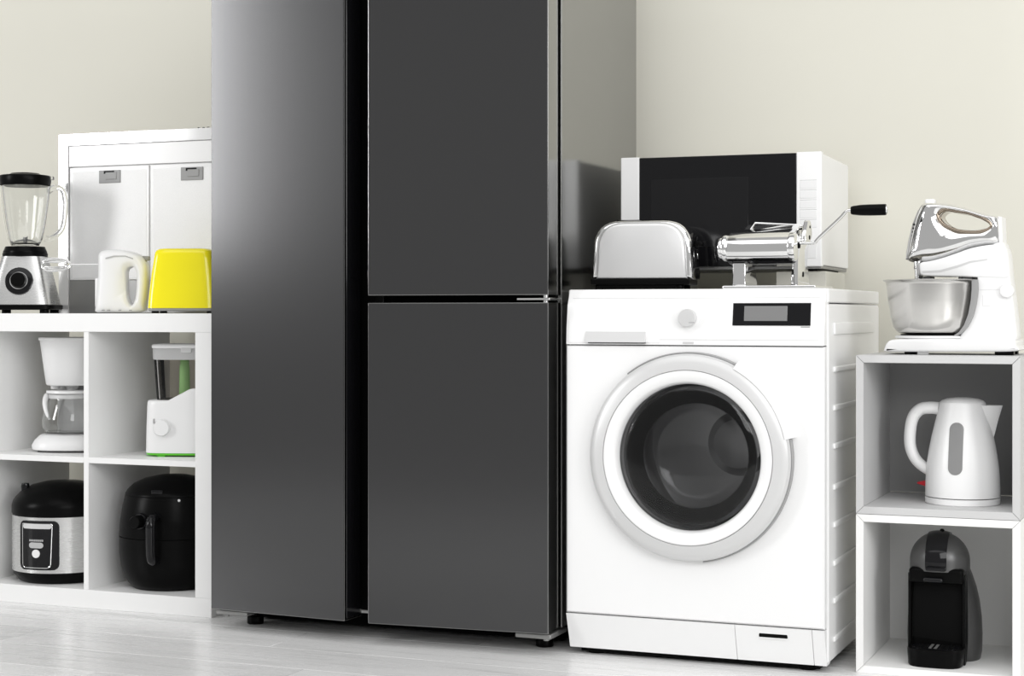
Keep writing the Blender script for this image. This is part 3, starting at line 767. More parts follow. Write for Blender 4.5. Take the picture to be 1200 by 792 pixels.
    obj('turntable', lathe(pr, q[0], 0, 0, seg=64), 'white_pl', t)
    # grey cradle strip between the bowl and the column
    out = L((1142, 328), (1149, 328), (1150, 338), (1148, 354), (1144, 370), (1137.5, 383), (1129, 391.5), (1122, 394), (1122, 392), (1127, 389), (1133, 381), (1138, 368), (1141, 352), (1142, 340))
    obj('bowl_cradle', pillow(out, -0.05, 0.05, 0.0, 1), 'grey_pl', t)
    # slots, buttons, feet
    for a, d in ((1085, 1093), (1126, 1130), (1131, 1142), (1146, 1148.5)):
        p, r = P(a, 324.6), P(d, 327.2); obj('arm_catch', bx(p[0], r[0], -0.04, 0.03, r[1], p[1]+0.001), 'rubber', t)
    p = P(1183, 341); b = cyl(0.0152, -0.056, -0.03, p[0], 0, p[1], 'Y', 36, 0.004); obj('tilt_button', b, 'white_pl', t)
    p, r = P(1154.5, 345.5), P(1163.5, 358.5); obj('slide_switch', bx(p[0], r[0], -0.0468, -0.04, r[1], p[1], 0.0012, 2), 'white_pl', t)
    p, r = P(1148, 340), P(1174, 340.6); obj('seam', bx(p[0], r[0], -0.0455, -0.04, p[1]-0.0004, p[1]+0.0004), 'silver_pl', t)
    for a, d, yy in ((1066, 1080, -0.06), (1170, 1192, -0.06), (1066, 1080, 0.06), (1170, 1190, 0.06)):
        p, r = P(a, 412), P(d, 412); obj('foot', bx(p[0], r[0], yy-0.012, yy+0.012, 0, P(1120, 411)[1]+0.003, 0.001, 1), 'black_pl', t)
    p, r = P(1080.5, 412), P(1094, 412); obj('suction_foot', bx(p[0], r[0], -0.07, -0.05, 0, P(1120, 411)[1]+0.003, 0.001, 1), 'chrome', t)
stand_mixer()

# ------------------------------------------------------------------ microwave on blocks, on the washing machine
def microwave():
    rot = math.radians(1.5); Y = 3.985
    c0 = onY(963, 312, Y); W, D, Hh = 0.493, 0.375, 0.2705
    zb = EYE+56.0/FPX*(Y/(CS+SN*(963-600)/FPX))
    loc = (c0.x-W/2*math.cos(rot), c0.y-W/2*math.sin(rot), zb)
    t = thing('microwave', 'white microwave oven with black glass door raised behind the pasta machine', 'microwave', loc, rot)
    h = W/2
    obj('casing', bx(-h+0.001, h-0.001, 0.022, D, 0.003, Hh-0.003, 0.004, 2), 'enamel', t)
    xs0 = -h+0.0475; xs1 = h-0.0605
    obj('front_frame', bx(-h, xs0-0.0003, 0.0, 0.024, 0, Hh, 0.003, 3), 'enamel', t)
    cp = obj('control_panel', bx(xs1+0.0003, h, 0.0, 0.024, 0, Hh, 0.003, 3), 'enamel', t)
    dr = obj('door', bx(xs0, xs1, 0.0005, 0.024, 0.002, Hh-0.002, 0.0015, 2), 'black_gloss', t)
    obj('door_window', bx(xs0+0.03, xs1-0.115, -0.0006, 0.003, 0.05, Hh-0.055, 0.0004, 1), 'window_gloss', dr)
    bt = None
    for k in range(5):
        z = Hh-0.078-k*0.0232
        if bt is None:
            bt = obj('button', bx(xs1+0.009, h-0.012, -0.0009, 0.003, -0.009, 0.009, 0.0008, 1), 'button_white', cp); bt.location.z = z
        else: share(bt, cp, (0, 0, z))
        obj('button_line', bx(xs1+0.009, h-0.012, -0.0003, 0.002, z+0.0102, z+0.0112), 'grey_mark', cp)
    obj('door_release', bx(xs1+0.009, h-0.012, -0.0015, 0.003, 0.018, 0.062, 0.003, 2), 'button_white', cp)
    # floor pan of the casing
    obj('underside_slab', bx(-h+0.004, h-0.004, 0.01, D-0.01, -0.005, 0.003, 0.001, 1), 'mid_grey', t)
    fz = W_TOP+0.046-zb
    for sx in (-1, 1):
        for yy in (0.05, D-0.05):
            obj('foot', cyl(0.012, fz, -0.004, sx*(h-0.03), yy, 0, seg=20, bev=0.001), 'black_pl', t)
    # two blocks under it
    for k, (xa, xb) in enumerate(((-h+0.0, -h+0.12), (h-0.115, h+0.005))):
        m = (xa+xb)/2; wx = loc[0]+m*math.cos(rot); wy = loc[1]+m*math.sin(rot)
        o = obj('support_block', bx(-(xb-xa)/2, (xb-xa)/2, 0.03, 0.29, 0, 0.046, 0.003, 2), 'block')
        o.location = (wx, wy, W_TOP); o.rotation_euler = (0, 0, rot)
        o['label'] = ('beige support block under the microwave, half hidden by the steel toaster', 'beige support block under the microwave, behind the pasta machine')[k]
        o['category'] = 'block'; o['group'] = 'blocks under the microwave'
microwave()

# ------------------------------------------------------------------ steel toaster on the washing machine
def steel_toaster():
    rot = math.radians(9.5); Y = 3.735
    c0 = onY(749, 330, Y)
    t = thing('steel_toaster', 'brushed steel toaster with black base on the washing machine', 'toaster', (c0.x, Y, W_TOP), rot)
    P = lambda px, py: onP(px, py, c0.x, Y, W_TOP, rot)
    D = 0.165
    def arch(px0, px1, py0, py1, r, lean=0.0):
        a, b_ = P(px0, py1), P(px1, py0)
        return rpoly([(a[0], a[1]), (b_[0], a[1]), (b_[0]-lean, b_[1]), (a[0]+lean, b_[1])], [0, 0, r, r], 8)
    # dark chrome carcass seen as a rim round the faces
    obj('carcass', pillow(arch(692.5, 812, 257.2, 327, 0.062, 0.006), 0.008, D-0.008, 0.012, 4), 'chrome', t, 50)
    for d0, d1, e in ((0.0, 0.02, (True, False)), (D-0.02, D, (False, True))):
        obj('side_plate', pillow(arch(698.5, 805, 259.8, 327, 0.058, 0.006), d0, d1, 0.009, 4, ends=e), 'toaster_steel', t, 50)
    bp = arch(692, 806.5, 326, 333.6, 0.0)
    a, b_ = P(692, 333.8), P(808, 326)
    obj('base', bx(a[0], b_[0], 0.0, D, a[1], b_[1], 0.003, 2), 'black_pl', t)
    # end panel with lever on the right
    ep = obj('end_panel', pillow(rpoly([(0.025, b_[1]-0.002), (D-0.025, b_[1]-0.002), (D-0.025, 0.115), (D-0.05, 0.132), (0.05, 0.132), (0.025, 0.115)], 0.006), b_[0]-0.002, b_[0]+0.004, 0.001, 1, 'X'), 'black_gloss', t)
    for yy in (0.04, D-0.04):
        obj('end_rib', tube(spl([(b_[0]+0.002, yy, b_[1]), (b_[0]+0.004, yy, 0.08), (b_[0]-0.003, yy, 0.12), (b_[0]-0.018, yy, 0.142)], 5), 0.0022, 8), 'chrome', t)
    obj('lever_slot', bx(b_[0]+0.003, b_[0]+0.0048, D/2-0.004, D/2+0.004, 0.04, 0.125), 'black_matte', ep)
    obj('lever', bx(b_[0]+0.003, b_[0]+0.022, D/2-0.018, D/2+0.018, 0.1, 0.113, 0.004, 2), 'black_pl', t)
    obj('browning_dial', cyl(0.013, b_[0]+0.003, b_[0]+0.014, 0, D/2, 0.038, 'X', 24, 0.002), 'black_pl', t)
    for s in (0.05, D-0.05):
        obj('bread_slot', bx(a[0]+0.055, b_[0]-0.055, s-0.014, s+0.014, P(749, 257)[1]-0.006, P(749, 257)[1]+0.001, 0.001, 1), 'black_matte', t)
    for x in (a[0]+0.018, b_[0]-0.025):
        for yy in (0.02, D-0.02): obj('foot', cyl(0.010, 0, a[1]+0.001, x, yy, 0, seg=16, bev=0.001), 'black_pl', t)
    obj('crumb_tray', bx(a[0]+0.02, b_[0]-0.03, 0.01, D-0.01, 0.004, a[1]+0.0005, 0.001, 1), 'black_pl', t)
steel_toaster()

# ------------------------------------------------------------------ pasta machine on the washing machine
def pasta_machine():
    rot = math.radians(0); Y = 3.745
    c0 = onY(895, 330, Y)
    t = thing('pasta_machine', 'chrome hand-cranked pasta machine with black handle on the washing machine', 'pasta machine', (c0.x, Y, W_TOP), rot)
    P = lambda px, py, dy=0.0: onP(px, py, c0.x, Y+dy, W_TOP, 0.0)
    xl, xr = P(858, 330)[0], P(931.5, 330)[0]
    # base sheet
    a, b_ = P(847, 336), P(952, 333.6)
    obj('base_plate', bx(a[0], b_[0]+0.008, -0.005, 0.19, 0, 0.0085, 0.003, 2), 'chrome', t)
    zr = P(890, 281)[1]                         # height of the lower roller axis
    # side plates: waisted profile in depth
    prof = rpoly([(0.012, 0.008), (0.15, 0.008), (0.14, 0.03), (0.118, 0.055), (0.125, 0.085), (0.14, 0.105), (0.135, 0.138), (0.105, 0.146), (0.078, 0.125), (0.045, 0.118), (0.004, 0.112), (-0.004, 0.09), (0.0, 0.075), (0.02, 0.06), (0.025, 0.045), (0.012, 0.03)], 0.009, 4)
    for x0, x1 in ((xl-0.001, xl+0.022), (xr-0.012, xr+0.002)):
        sp = obj('side_plate', pillow(prof, x0, x1, 0.002, 2, 'X'), 'chrome', t, 50)
    obj('plate_flange', bx(xl-0.002, xl+0.028, 0.010, 0.018, 0.008, 0.068, 0.002, 1), 'chrome', t)
    obj('plate_flange', bx(xr-0.006, xr+0.004, 0.010, 0.018, 0.008, 0.068, 0.002, 1), 'chrome', t)
    # main housing: a half-round trough in front with polished face
    L0, L1 = P(846.5, 280)[0], P(931, 280)[0]
    hs = rpoly([(-0.012, 0.068), (-0.018, 0.082), (-0.018, 0.103), (-0.008, 0.115), (0.02, 0.128), (0.07, 0.140), (0.10, 0.143), (0.128, 0.128), (0.128, 0.095), (0.10, 0.078), (0.05, 0.066), (0.01, 0.064)], 0.008, 4)
    obj('housing', pillow(hs, L0+0.012, L1-0.004, 0.002, 2, 'X'), 'chrome', t, 45)
    obj('lower_scraper', pillow(rpoly([(-0.006, 0.064), (0.01, 0.058), (0.06, 0.052), (0.06, 0.062), (0.01, 0.066)], 0.003), L0+0.012, L1, 0.001, 1, 'X'), 'black_gloss', t)
    # round end collars with the adjusting knob
    for x0, x1, r in ((L0+0.001, L0+0.014, 0.030), (L1-0.012, L1+0.004, 0.032)):
        obj('end_collar', cyl(r, x0, x1, 0, 0.006, 0.093, 'X', 40, 0.004), 'chrome', t)
    obj('adjusting_knob', cyl(0.024, L0-0.008, L0+0.002, 0, 0.006, 0.093, 'X', 32, 0.004), 'chrome', t)
    # feed tray lip on top
    obj('feed_guide', tube([(L0+0.05, 0.06, 0.136), (L0+0.058, 0.07, 0.152), (L1-0.01, 0.085, 0.146), (L1+0.006, 0.075, 0.142)], 0.0022, 8), 'chrome', t)
    obj('top_cover', pillow(rpoly([(0.05, 0.134), (0.09, 0.150), (0.13, 0.14), (0.13, 0.132)], 0.006), L0+0.035, L1-0.004, 0.002, 2, 'X'), 'chrome', t, 45)
    # rear knob plate at the right end
    rp = obj('end_bracket', pillow(rpoly([(0.055, 0.105), (0.1, 0.105), (0.125, 0.125), (0.11, 0.157), (0.085, 0.157), (0.06, 0.128)], 0.008), xr+0.002, xr+0.012, 0.002, 2, 'X'), 'chrome', t, 50)
    for yy, zz_, r in ((0.095, 0.118, 0.005), (0.1, 0.142, 0.003)):
        obj('bracket_hole', cyl(r, xr+0.0105, xr+0.0128, 0, yy, zz_, 'X', 16), 'black_matte', rp)
    obj('clamp_hole', cyl(0.006, xr+0.001, xr+0.0028, 0, 0.075, 0.034, 'X', 20), 'black_matte', t)
    obj('axle_hole', cyl(0.007, xr+0.001, xr+0.0045, 0, 0.03, 0.098, 'X', 20), 'black_matte', t)
    # crank
    y0 = 0.03
    q = lambda px, py: P(px, py, y0)
    A, B, C, Dd, E_ = q(937, 285), q(954, 284.5), q(983, 257), q(992, 247.5), q(998, 246.5)
    pts = [(A[0], y0, A[1])]+[(u, y0, v) for u, v in spl([(A[0]+0.012, A[1]), B, (B[0]+0.012, B[1]+0.012), C, Dd, E_, q(1003, 246.5)], 5)]
    ck = obj('crank', tube(pts, 0.0036, 12), 'chrome', t, 60)
    h0, h1 = q(997.5, 246.5), q(1040, 246.3)
    ln = h1[0]-h0[0]
    hd = obj('crank_handle', lathe([(0, 0), (0.0085, 0), (0.0098, 0.004), (0.0118, 0.02), (0.0125, 0.04), (0.0125, ln-0.006), (0.0118, ln-0.003), (0.0, ln-0.003)], h0[0], y0, h0[1], 'X', 28), 'black_pl', ck)
    obj('handle_cap', cyl(0.0095, h1[0]-0.0035, h1[0], 0, y0, h0[1], 'X', 24, 0.001), 'chrome', ck)
pasta_machine()

# ------------------------------------------------------------------ range hood panel standing on the shelf
def range_hood():
    Y = 4.045; XL = onY(68.5, 250, Y).x; W = 0.612
    zt = onY(157, 153.6, Y).z
    t = thing('range_hood', 'stainless range hood with two mesh filters standing upright on the white shelf', 'range hood', (XL+W/2, Y, SH_TOP))
    h = W/2; H = zt-SH_TOP; f = 0.0335
    lz = lambda py, px=157: onY(px, py, Y).z-SH_TOP
    obj('back_shell', bx(-h+0.004, h-0.004, 0.012, 0.10, 0.0, H-0.004, 0.003, 1), 'hood_steel', t)
    g = 0.0003
    obj('top_frame', pillow([(-h, H), (h, H), (h-f, H-f+g), (-h+f, H-f+g)], 0, 0.02, 0.0012, 2), 'hood_frame', t)
    for s in (-1, 1):
        q = [(s*h, 0), (s*h, H-g), (s*(h-f), H-f-g), (s*(h-f), 0)]
        obj('side_frame', pillow(q, 0, 0.02, 0.0012, 2), 'hood_frame', t)
    z1, z2 = H-f, lz(193.0)
    obj('light_bar', bx(-h+f+g, h-f-g, 0.003, 0.014, z2+0.0008, z1-0.0008, 0.001, 1), 'hood_steel', t)
    zf0 = lz(327.5)
    pw = (W-2*f)/2
    for k in range(2):
        xa = -h+f+k*pw
        fl = obj('filter_panel', bx(xa+0.0025, xa+pw-0.0025, 0.005, 0.013, zf0, z2-0.002, 0.001, 1), 'hood_steel', t)
        obj('filter_mesh', bx(xa+0.012, xa+pw-0.010, 0.0044, 0.008, zf0+0.006, z2-0.013), 'filter_mesh', fl)
        xm = xa+pw/2+0.004
        zl1, zl0 = z2-0.0125, z2-0.0485
        lt = obj('latch', bx(xm-0.036, xm+0.036, 0.0015, 0.006, zl0, zl1, 0.001, 1), 'grey_pl', fl)
        obj('latch_recess', bx(xm-0.019, xm+0.016, 0.001, 0.004, zl1-0.010, zl1-0.002), 'black_pl', fl)
        obj('latch_tab', bx(xm-0.013, xm+0.024, -0.0005, 0.004, zl1-0.026, zl1-0.0062, 0.001, 1), 'grey_pl', fl)
    obj('lower_strip', bx(-h+f+g, h-f-g, 0.004, 0.014, 0.001, zf0-0.001, 0.001, 1), 'mid_grey', t)
    for px in (233, 238.5, 244):
        x = onY(px, 150, Y+0.05).x-(XL+W/2); obj('screw', cyl(0.0035, H-0.006, H+0.008, x, 0.05, 0, seg=12), 'black_pl', t)
range_hood()

# ------------------------------------------------------------------ jug blender
def blender():
    rot = math.radians(26); Y = 3.90
    c0 = onY(29.5, 330, Y); D0 = Y/(CS+SN*(29.5-600)/FPX); S = D0/FPX
    t = thing('jug_blender', 'steel jug blender with clear glass jar and black lid on the white shelf', 'blender', (c0.x, Y, SH_TOP), rot)
    zf = lambda py: EYE-(py-HOR)*S-SH_TOP
    # base: square pyramid with rounded edges
    rs = [sring(0, 0, z, a*S, a*S, n, 64) for z, a, n in ((zf(357), 37, 6), (zf(340), 33.5, 5.5), (zf(320), 29, 5), (zf(306), 25.5, 4.5), (zf(301), 24.6, 4))]
    bs = obj('motor_base', rings(rs), 'brushed', t, 50)
    rs = [sring(0, 0, z, a*S, a*S, 6, 64) for z, a in ((zf(363), 37.5), (zf(362), 39), (zf(357.5), 39), (zf(356.8), 37))]
    obj('base_skirt', rings(rs), 'black_pl', t, 50)
    for sx in (-1, 1):
        for sy in (-1, 1): obj('foot', cyl(0.013, 0, zf(362.5), sx*28*S, sy*28*S, 0, seg=20, bev=0.001), 'black_pl', t)
    # control dial on the sloping front
    dz = zf(330); fy = -31.3*S
    tl = math.atan2((37-24.6)*S, zf(301)-zf(357))
    def tilt(bm):
        bmesh.ops.rotate(bm, verts=bm.verts, cent=(0, fy, dz), matrix=Matrix.Rotation(-tl, 3, 'X')); return bm
    obj('dial_plate', tilt(lathe([(0, 0.004), (16*S, 0.004), (16*S, -0.004), (14.5*S, -0.006), (0, -0.006)], 0, fy, dz, 'Y', 48)), 'black_gloss', t)
    obj('dial_ring', tilt(lathe([(10.2*S, -0.004), (10.2*S, -0.0085), (9.3*S, -0.0085), (9.3*S, -0.004)], 0, fy, dz, 'Y', 48, closed=True)), 'chrome', t)
    obj('dial', tilt(lathe([(0, -0.004), (9*S, -0.004), (8.4*S, -0.02), (7.5*S, -0.022), (0, -0.0225)], 0, fy, dz, 'Y', 40)), 'black_pl', t)
    # collar and jar
    obj('jar_collar', lathe([(0, zf(301)), (25.6*S, zf(301)), (25.8*S, zf(297)), (25*S, zf(296.4)), (25*S, zf(294.6)), (24.4*S, zf(294)), (22.5*S, zf(289.2)), (0, zf(289))], seg=56), 'black_pl', t, 50)
    tw = 2.0*S
    po = [(15.5, 288), (17.5, 284.5), (19.5, 280), (22.5, 265), (25, 248), (27, 232), (28.2, 218.5)]
    pts = [(0.0, zf(288.2))]+[(r*S, zf(p)) for r, p in po]+[((r*S-tw), zf(p)) for r, p in po[::-1][:-1]]+[(13*S, zf(285.6)), (0, zf(285.4))]
    def flute(bm):
        for v in bm.verts:
            a = math.atan2(v.co.y, v.co.x); k = 1+0.022*math.cos(8*a); v.co.x *= k; v.co.y *= k
        return bm
    jar = obj('glass_jar', flute(lathe(pts, seg=96)), 'glass', t, 50)
    hp = [(26, 224), (33, 219), (41, 221), (45, 232), (45, 250), (42.5, 266), (36, 275), (27, 280), (22.5, 279)]
    ha = math.radians(12)
    path = spl([(r*S*math.cos(ha), r*S*math.sin(ha), zf(p)) for r, p in hp], 5)
    obj('jar_handle', tube(path, 3.4*S, 14, flat=1.3), 'glass', t, 60)
    bl = bmesh.new(); cyl(0.006, zf(285.3), zf(278), bm=bl, seg=16)
    for k in range(4):
        a = k*PI/2+0.4
        pts = [(0.0, 0.0, zf(281)), (0.018*math.cos(a), 0.018*math.sin(a), zf(282.5)), (0.028*math.cos(a), 0.028*math.sin(a), zf(277 if k % 2 else 284))]
        tube(pts, 0.003, 6, bm=bl, radii=[0.004, 0.003, 0.001])
    obj('blade_assembly', bl, 'mid_grey', t)
    ld = obj('lid', lathe([(0, zf(218.5)), (25.5*S, zf(218.5)), (28.6*S, zf(217.5)), (29.4*S, zf(213)), (29.6*S, zf(208)), (28.5*S, zf(206)), (18*S, zf(204.6)), (16*S, zf(203.2)), (8*S, zf(202.4)), (0, zf(202.4))], seg=64), 'black_pl', t, 40)
    obj('lid_tab', bx(26*S, 33*S, -0.01, 0.01, zf(211), zf(206.5), 0.003, 2), 'glass', t)
blender()

# ------------------------------------------------------------------ white hand mixer standing on its end
def hand_mixer():
    rot = math.radians(24); Y = 3.875
    c0 = onY(141, 360, Y)
    t = thing('hand_mixer', 'white electric hand mixer standing on end, wire beaters pointing left', 'hand mixer', (c0.x, Y, SH_TOP), rot)
    P = lambda px, py: onP(px, py, c0.x, Y, SH_TOP, rot)
    L = lambda *q: [P(*p) for p in q]
    z0 = 0.0006
    out = spl(L((113.5, 364), (114.5, 352), (116, 335), (117, 318), (117, 302), (119, 296), (126, 293.5), (138, 292.8), (150, 294), (161, 297), (169, 302), (173.5, 311), (174, 325), (173, 342), (171, 357), (169, 364.5), (150, 366.2), (128, 366.2), (115, 366)), 4, True)
    out = [(u, max(z, z0)) for u, z in out]
    oc = P(155.5, 338)
    hol = spl(L((149, 322), (150, 316), (154, 313), (159, 313.5), (162, 319), (162.5, 332), (161.5, 346), (159, 355), (155.5, 358), (152, 353), (149.5, 342)), 4, True)
    N = 100
    bd = obj('body', dome_ring(polar(out, oc, N), polar(hol, oc, N), 0.022, 0.038, 0.026, 12), 'white_pl', t, 60)
    p = L((127, 302.5), (137, 300), (150, 300), (159, 303)); p2 = L((159, 304.4), (150, 301.2), (137, 301.2), (127, 303.8))
    obj('vent_line', pillow(p+p2, -0.0386, -0.03, 0.0, 1), 'grey_mark', bd)
    for a in (124, 130.5, 143.5, 156):
        q = P(a, 363.5); obj('vent_slot', bx(q[0]-0.0035, q[0]+0.0035, -0.0388, -0.03, q[1]-0.0015, q[1]+0.001), 'grey_pl', bd)
    a, b_ = P(167, 300), P(175.5, 305.5); obj('speed_switch', bx(a[0], b_[0], -0.014, 0.014, b_[1], a[1], 0.003, 2), 'grey_pl', bd)
    a, b_ = P(112.5, 326), P(118, 360); obj('eject_trigger', bx(a[0]+0.001, b_[0], -0.02, 0.02, b_[1], a[1], 0.003, 2), 'white_pl', bd)
    # two beaters, horizontal, pointing left
    for yy, dz in ((-0.012, 0.0), (0.012, 0.0)):
        s0, s1 = P(119, 310), P(83, 310.3)
        b = tube([(s0[0]+0.01, yy, s0[1]), (s1[0], yy, s1[1])], 0.0024, 10)
        e = P(50.5, 309.5); zc = s1[1]; x1 = s1[0]; x0 = e[0]; hw = 0.0185
        for kk in range(2):
            an = kk*PI/2+(0.35 if yy < 0 else 0.6)
            pts = []
            for u, v in spl([(0, 0.0), (0.10, 0.55), (0.3, 0.9), (0.75, 1.0), (0.97, 0.6), (1.0, 0.0), (0.97, -0.6), (0.75, -1.0), (0.3, -0.9), (0.10, -0.55), (0, 0.0)], 4):
                pts.append((x1+(x0-x1)*u, yy+math.sin(an)*v*hw*0.8, zc+math.cos(an)*v*hw))
            tube(pts, 0.0024, 8, bm=b)
        obj('beater', b, 'chrome', t, 60)
hand_mixer()

# ------------------------------------------------------------------ yellow toaster
def yellow_toaster():
    rot = math.radians(20); Y = 3.845
    c0 = onY(218, 360, Y)
    t = thing('yellow_toaster', 'glossy yellow toaster with black base beside the fridge', 'toaster', (c0.x, Y, SH_TOP), rot)
    P = lambda px, py: onP(px, py, c0.x, Y, SH_TOP, rot)
    l0, l1 = P(171.5, 361)[0]+0.004, P(182, 296)[0]
    r0 = 0.085; zt = P(215, 291)[1]; zb = P(215, 361)[1]
    cxm, hb = (l0+r0)/2, (r0-l0)/2
    ht = hb-(l1-l0)*0.85
    rs = []
    for k in range(9):
        f = k/8; z = zb+(zt-zb-0.012)*f; a = hb+(ht-hb)*f**1.4
        rs.append(sring(cxm, 0.045, z, a, 0.07-0.012*f, 7, 72))
    for dz, di in ((0.005, 0.0015), (0.009, 0.005), (0.012, 0.012)):
        rs.append(sring(cxm, 0.045, zt-0.012+dz, ht-di, 0.058-di, 6, 72))
    sh = obj('shell', rings(rs), 'yellow', t, 50)
    rs = [sring(cxm, 0.045, z, hb-0.001+d, 0.07-0.001+d, 7, 72) for z, d in ((0.006, -0.002), (0.008, 0.0), (zb-0.0005, 0.0), (zb+0.001, -0.003))]
    obj('base', rings(rs), 'grey_pl', t, 50)
    for sx in (-1, 1):
        for yy in (0.0, 0.09): obj('foot', cyl(0.01, 0, 0.008, cxm+sx*(hb-0.02), yy, 0, seg=16), 'black_pl', t)
    for yy in (0.025, 0.065): obj('bread_slot', bx(cxm-ht+0.03, cxm+ht-0.03, yy-0.011, yy+0.011, zt-0.004, zt+0.0008), 'black_matte', t)
    obj('lever', bx(cxm+hb-0.02, cxm+hb+0.003, 0.03, 0.06, zt-0.045, zt-0.033, 0.003, 2), 'black_pl', t)
yellow_toaster()

# ------------------------------------------------------------------ coffee maker, upper left compartment
def coffee_maker():
    Y = 3.945; c0 = onY(85, 500, Y); S = Y/(CS+SN*(85-600)/FPX)/FPX; rot = math.radians(20)
    t = thing('coffee_maker', 'white drip coffee maker with glass jug in the upper left compartment', 'coffee maker', (c0.x, Y, SH_MID), rot)
    zf = lambda py: max(0.0, (527.5-py)*S)
    rs = [sring(0, 0.012, z, a*S, a*S*1.12, 3.0, 64) for z, a in ((0.005, 41), (0.008, 43.5), (zf(520), 44), (zf(514), 41), (zf(509), 36), (zf(507.5), 33.5))]
    bs = obj('base', rings(rs), 'white_pl', t, 50)
    obj('warming_plate', cyl(30*S, zf(508), zf(506.3), 0, -0.008, 0, seg=48, bev=0.001), 'grey_pl', t)
    for x, y in ((-0.07, -0.05), (0.07, -0.05), (-0.07, 0.07), (0.07, 0.07)): obj('foot', cyl(0.012, 0, 0.007, x, y, 0, seg=16), 'black_pl', t)
    obj('power_switch', cyl(0.006, 0, 0.004, 0, 0, 0, 'Y', 20, 0.001), 'grey_mark', t).location = (-0.008, -0.094, zf(517))
    # rear column
    rs = [sring(0, 0.068, z, 0.062, 0.026, 3.5, 40) for z in (zf(509), zf(448))]; obj('water_column', rings(rs), 'white_pl', t, 50)
    # hopper
    rs = [sring(0, 0.01, z, a*S, a*S*1.08, 2.6, 64) for z, a in ((zf(451), 28), (zf(449.5), 29.8), (zf(430), 32.5), (zf(410), 35), (zf(399), 36.6), (zf(398), 38), (zf(396), 38.2), (zf(395.2), 37.5))]
    obj('filter_hopper', rings(rs), 'white_pl', t, 50)
    obj('drip_spout', lathe([(8*S, zf(451)), (6*S, zf(457)), (0, zf(457))], 0, 0, 0, seg=24), 'white_pl', t)
    obj('drip_spout', lathe([(6*S, zf(450.5)), (5*S, zf(455.5)), (0, zf(455.5))], -0.045, -0.01, 0, seg=24), 'white_pl', t)
    # jug
    tw = 1.0*S
    po = [(24, 506), (30, 505), (33.5, 499), (34, 492), (32, 482), (27.5, 470), (24.5, 463), (24.5, 459)]
    pr = [(0, zf(506.2))]+[(r*S, zf(p)) for r, p in po]+[(r*S-tw, zf(p)) for r, p in po[::-1][:-1]]+[(23*S, zf(505.2)), (0, zf(505.2))]
    j = obj('glass_jug', lathe(pr, 0, -0.008, 0, seg=72), 'glass', t, 50)
    obj('jug_collar', lathe([(24.8*S, zf(466)), (26.3*S, zf(466)), (26.3*S, zf(461.5)), (24.8*S, zf(461.5))], 0, -0.008, 0, seg=56, closed=True), 'silver_pl', t)
    obj('jug_lid', lathe([(0, zf(461)), (27*S, zf(461)), (29*S, zf(459.5)), (28.5*S, zf(457)), (10*S, zf(456.3)), (0, zf(456.3))], 0, -0.008, 0, seg=56), 'white_pl', t)
    pts = spl([(-25*S, -0.02, zf(463)), (-27*S, -0.03, zf(464)), (-26*S, -0.052, zf(472)), (-22*S, -0.066, zf(482)), (-18*S, -0.066, zf(490))], 5)
    obj('jug_handle', tube(pts, 3.2*S, 12, radii=[(4.0-2.4*i/20)*S for i in range(21)]), 'white_pl', t, 60)
coffee_maker()

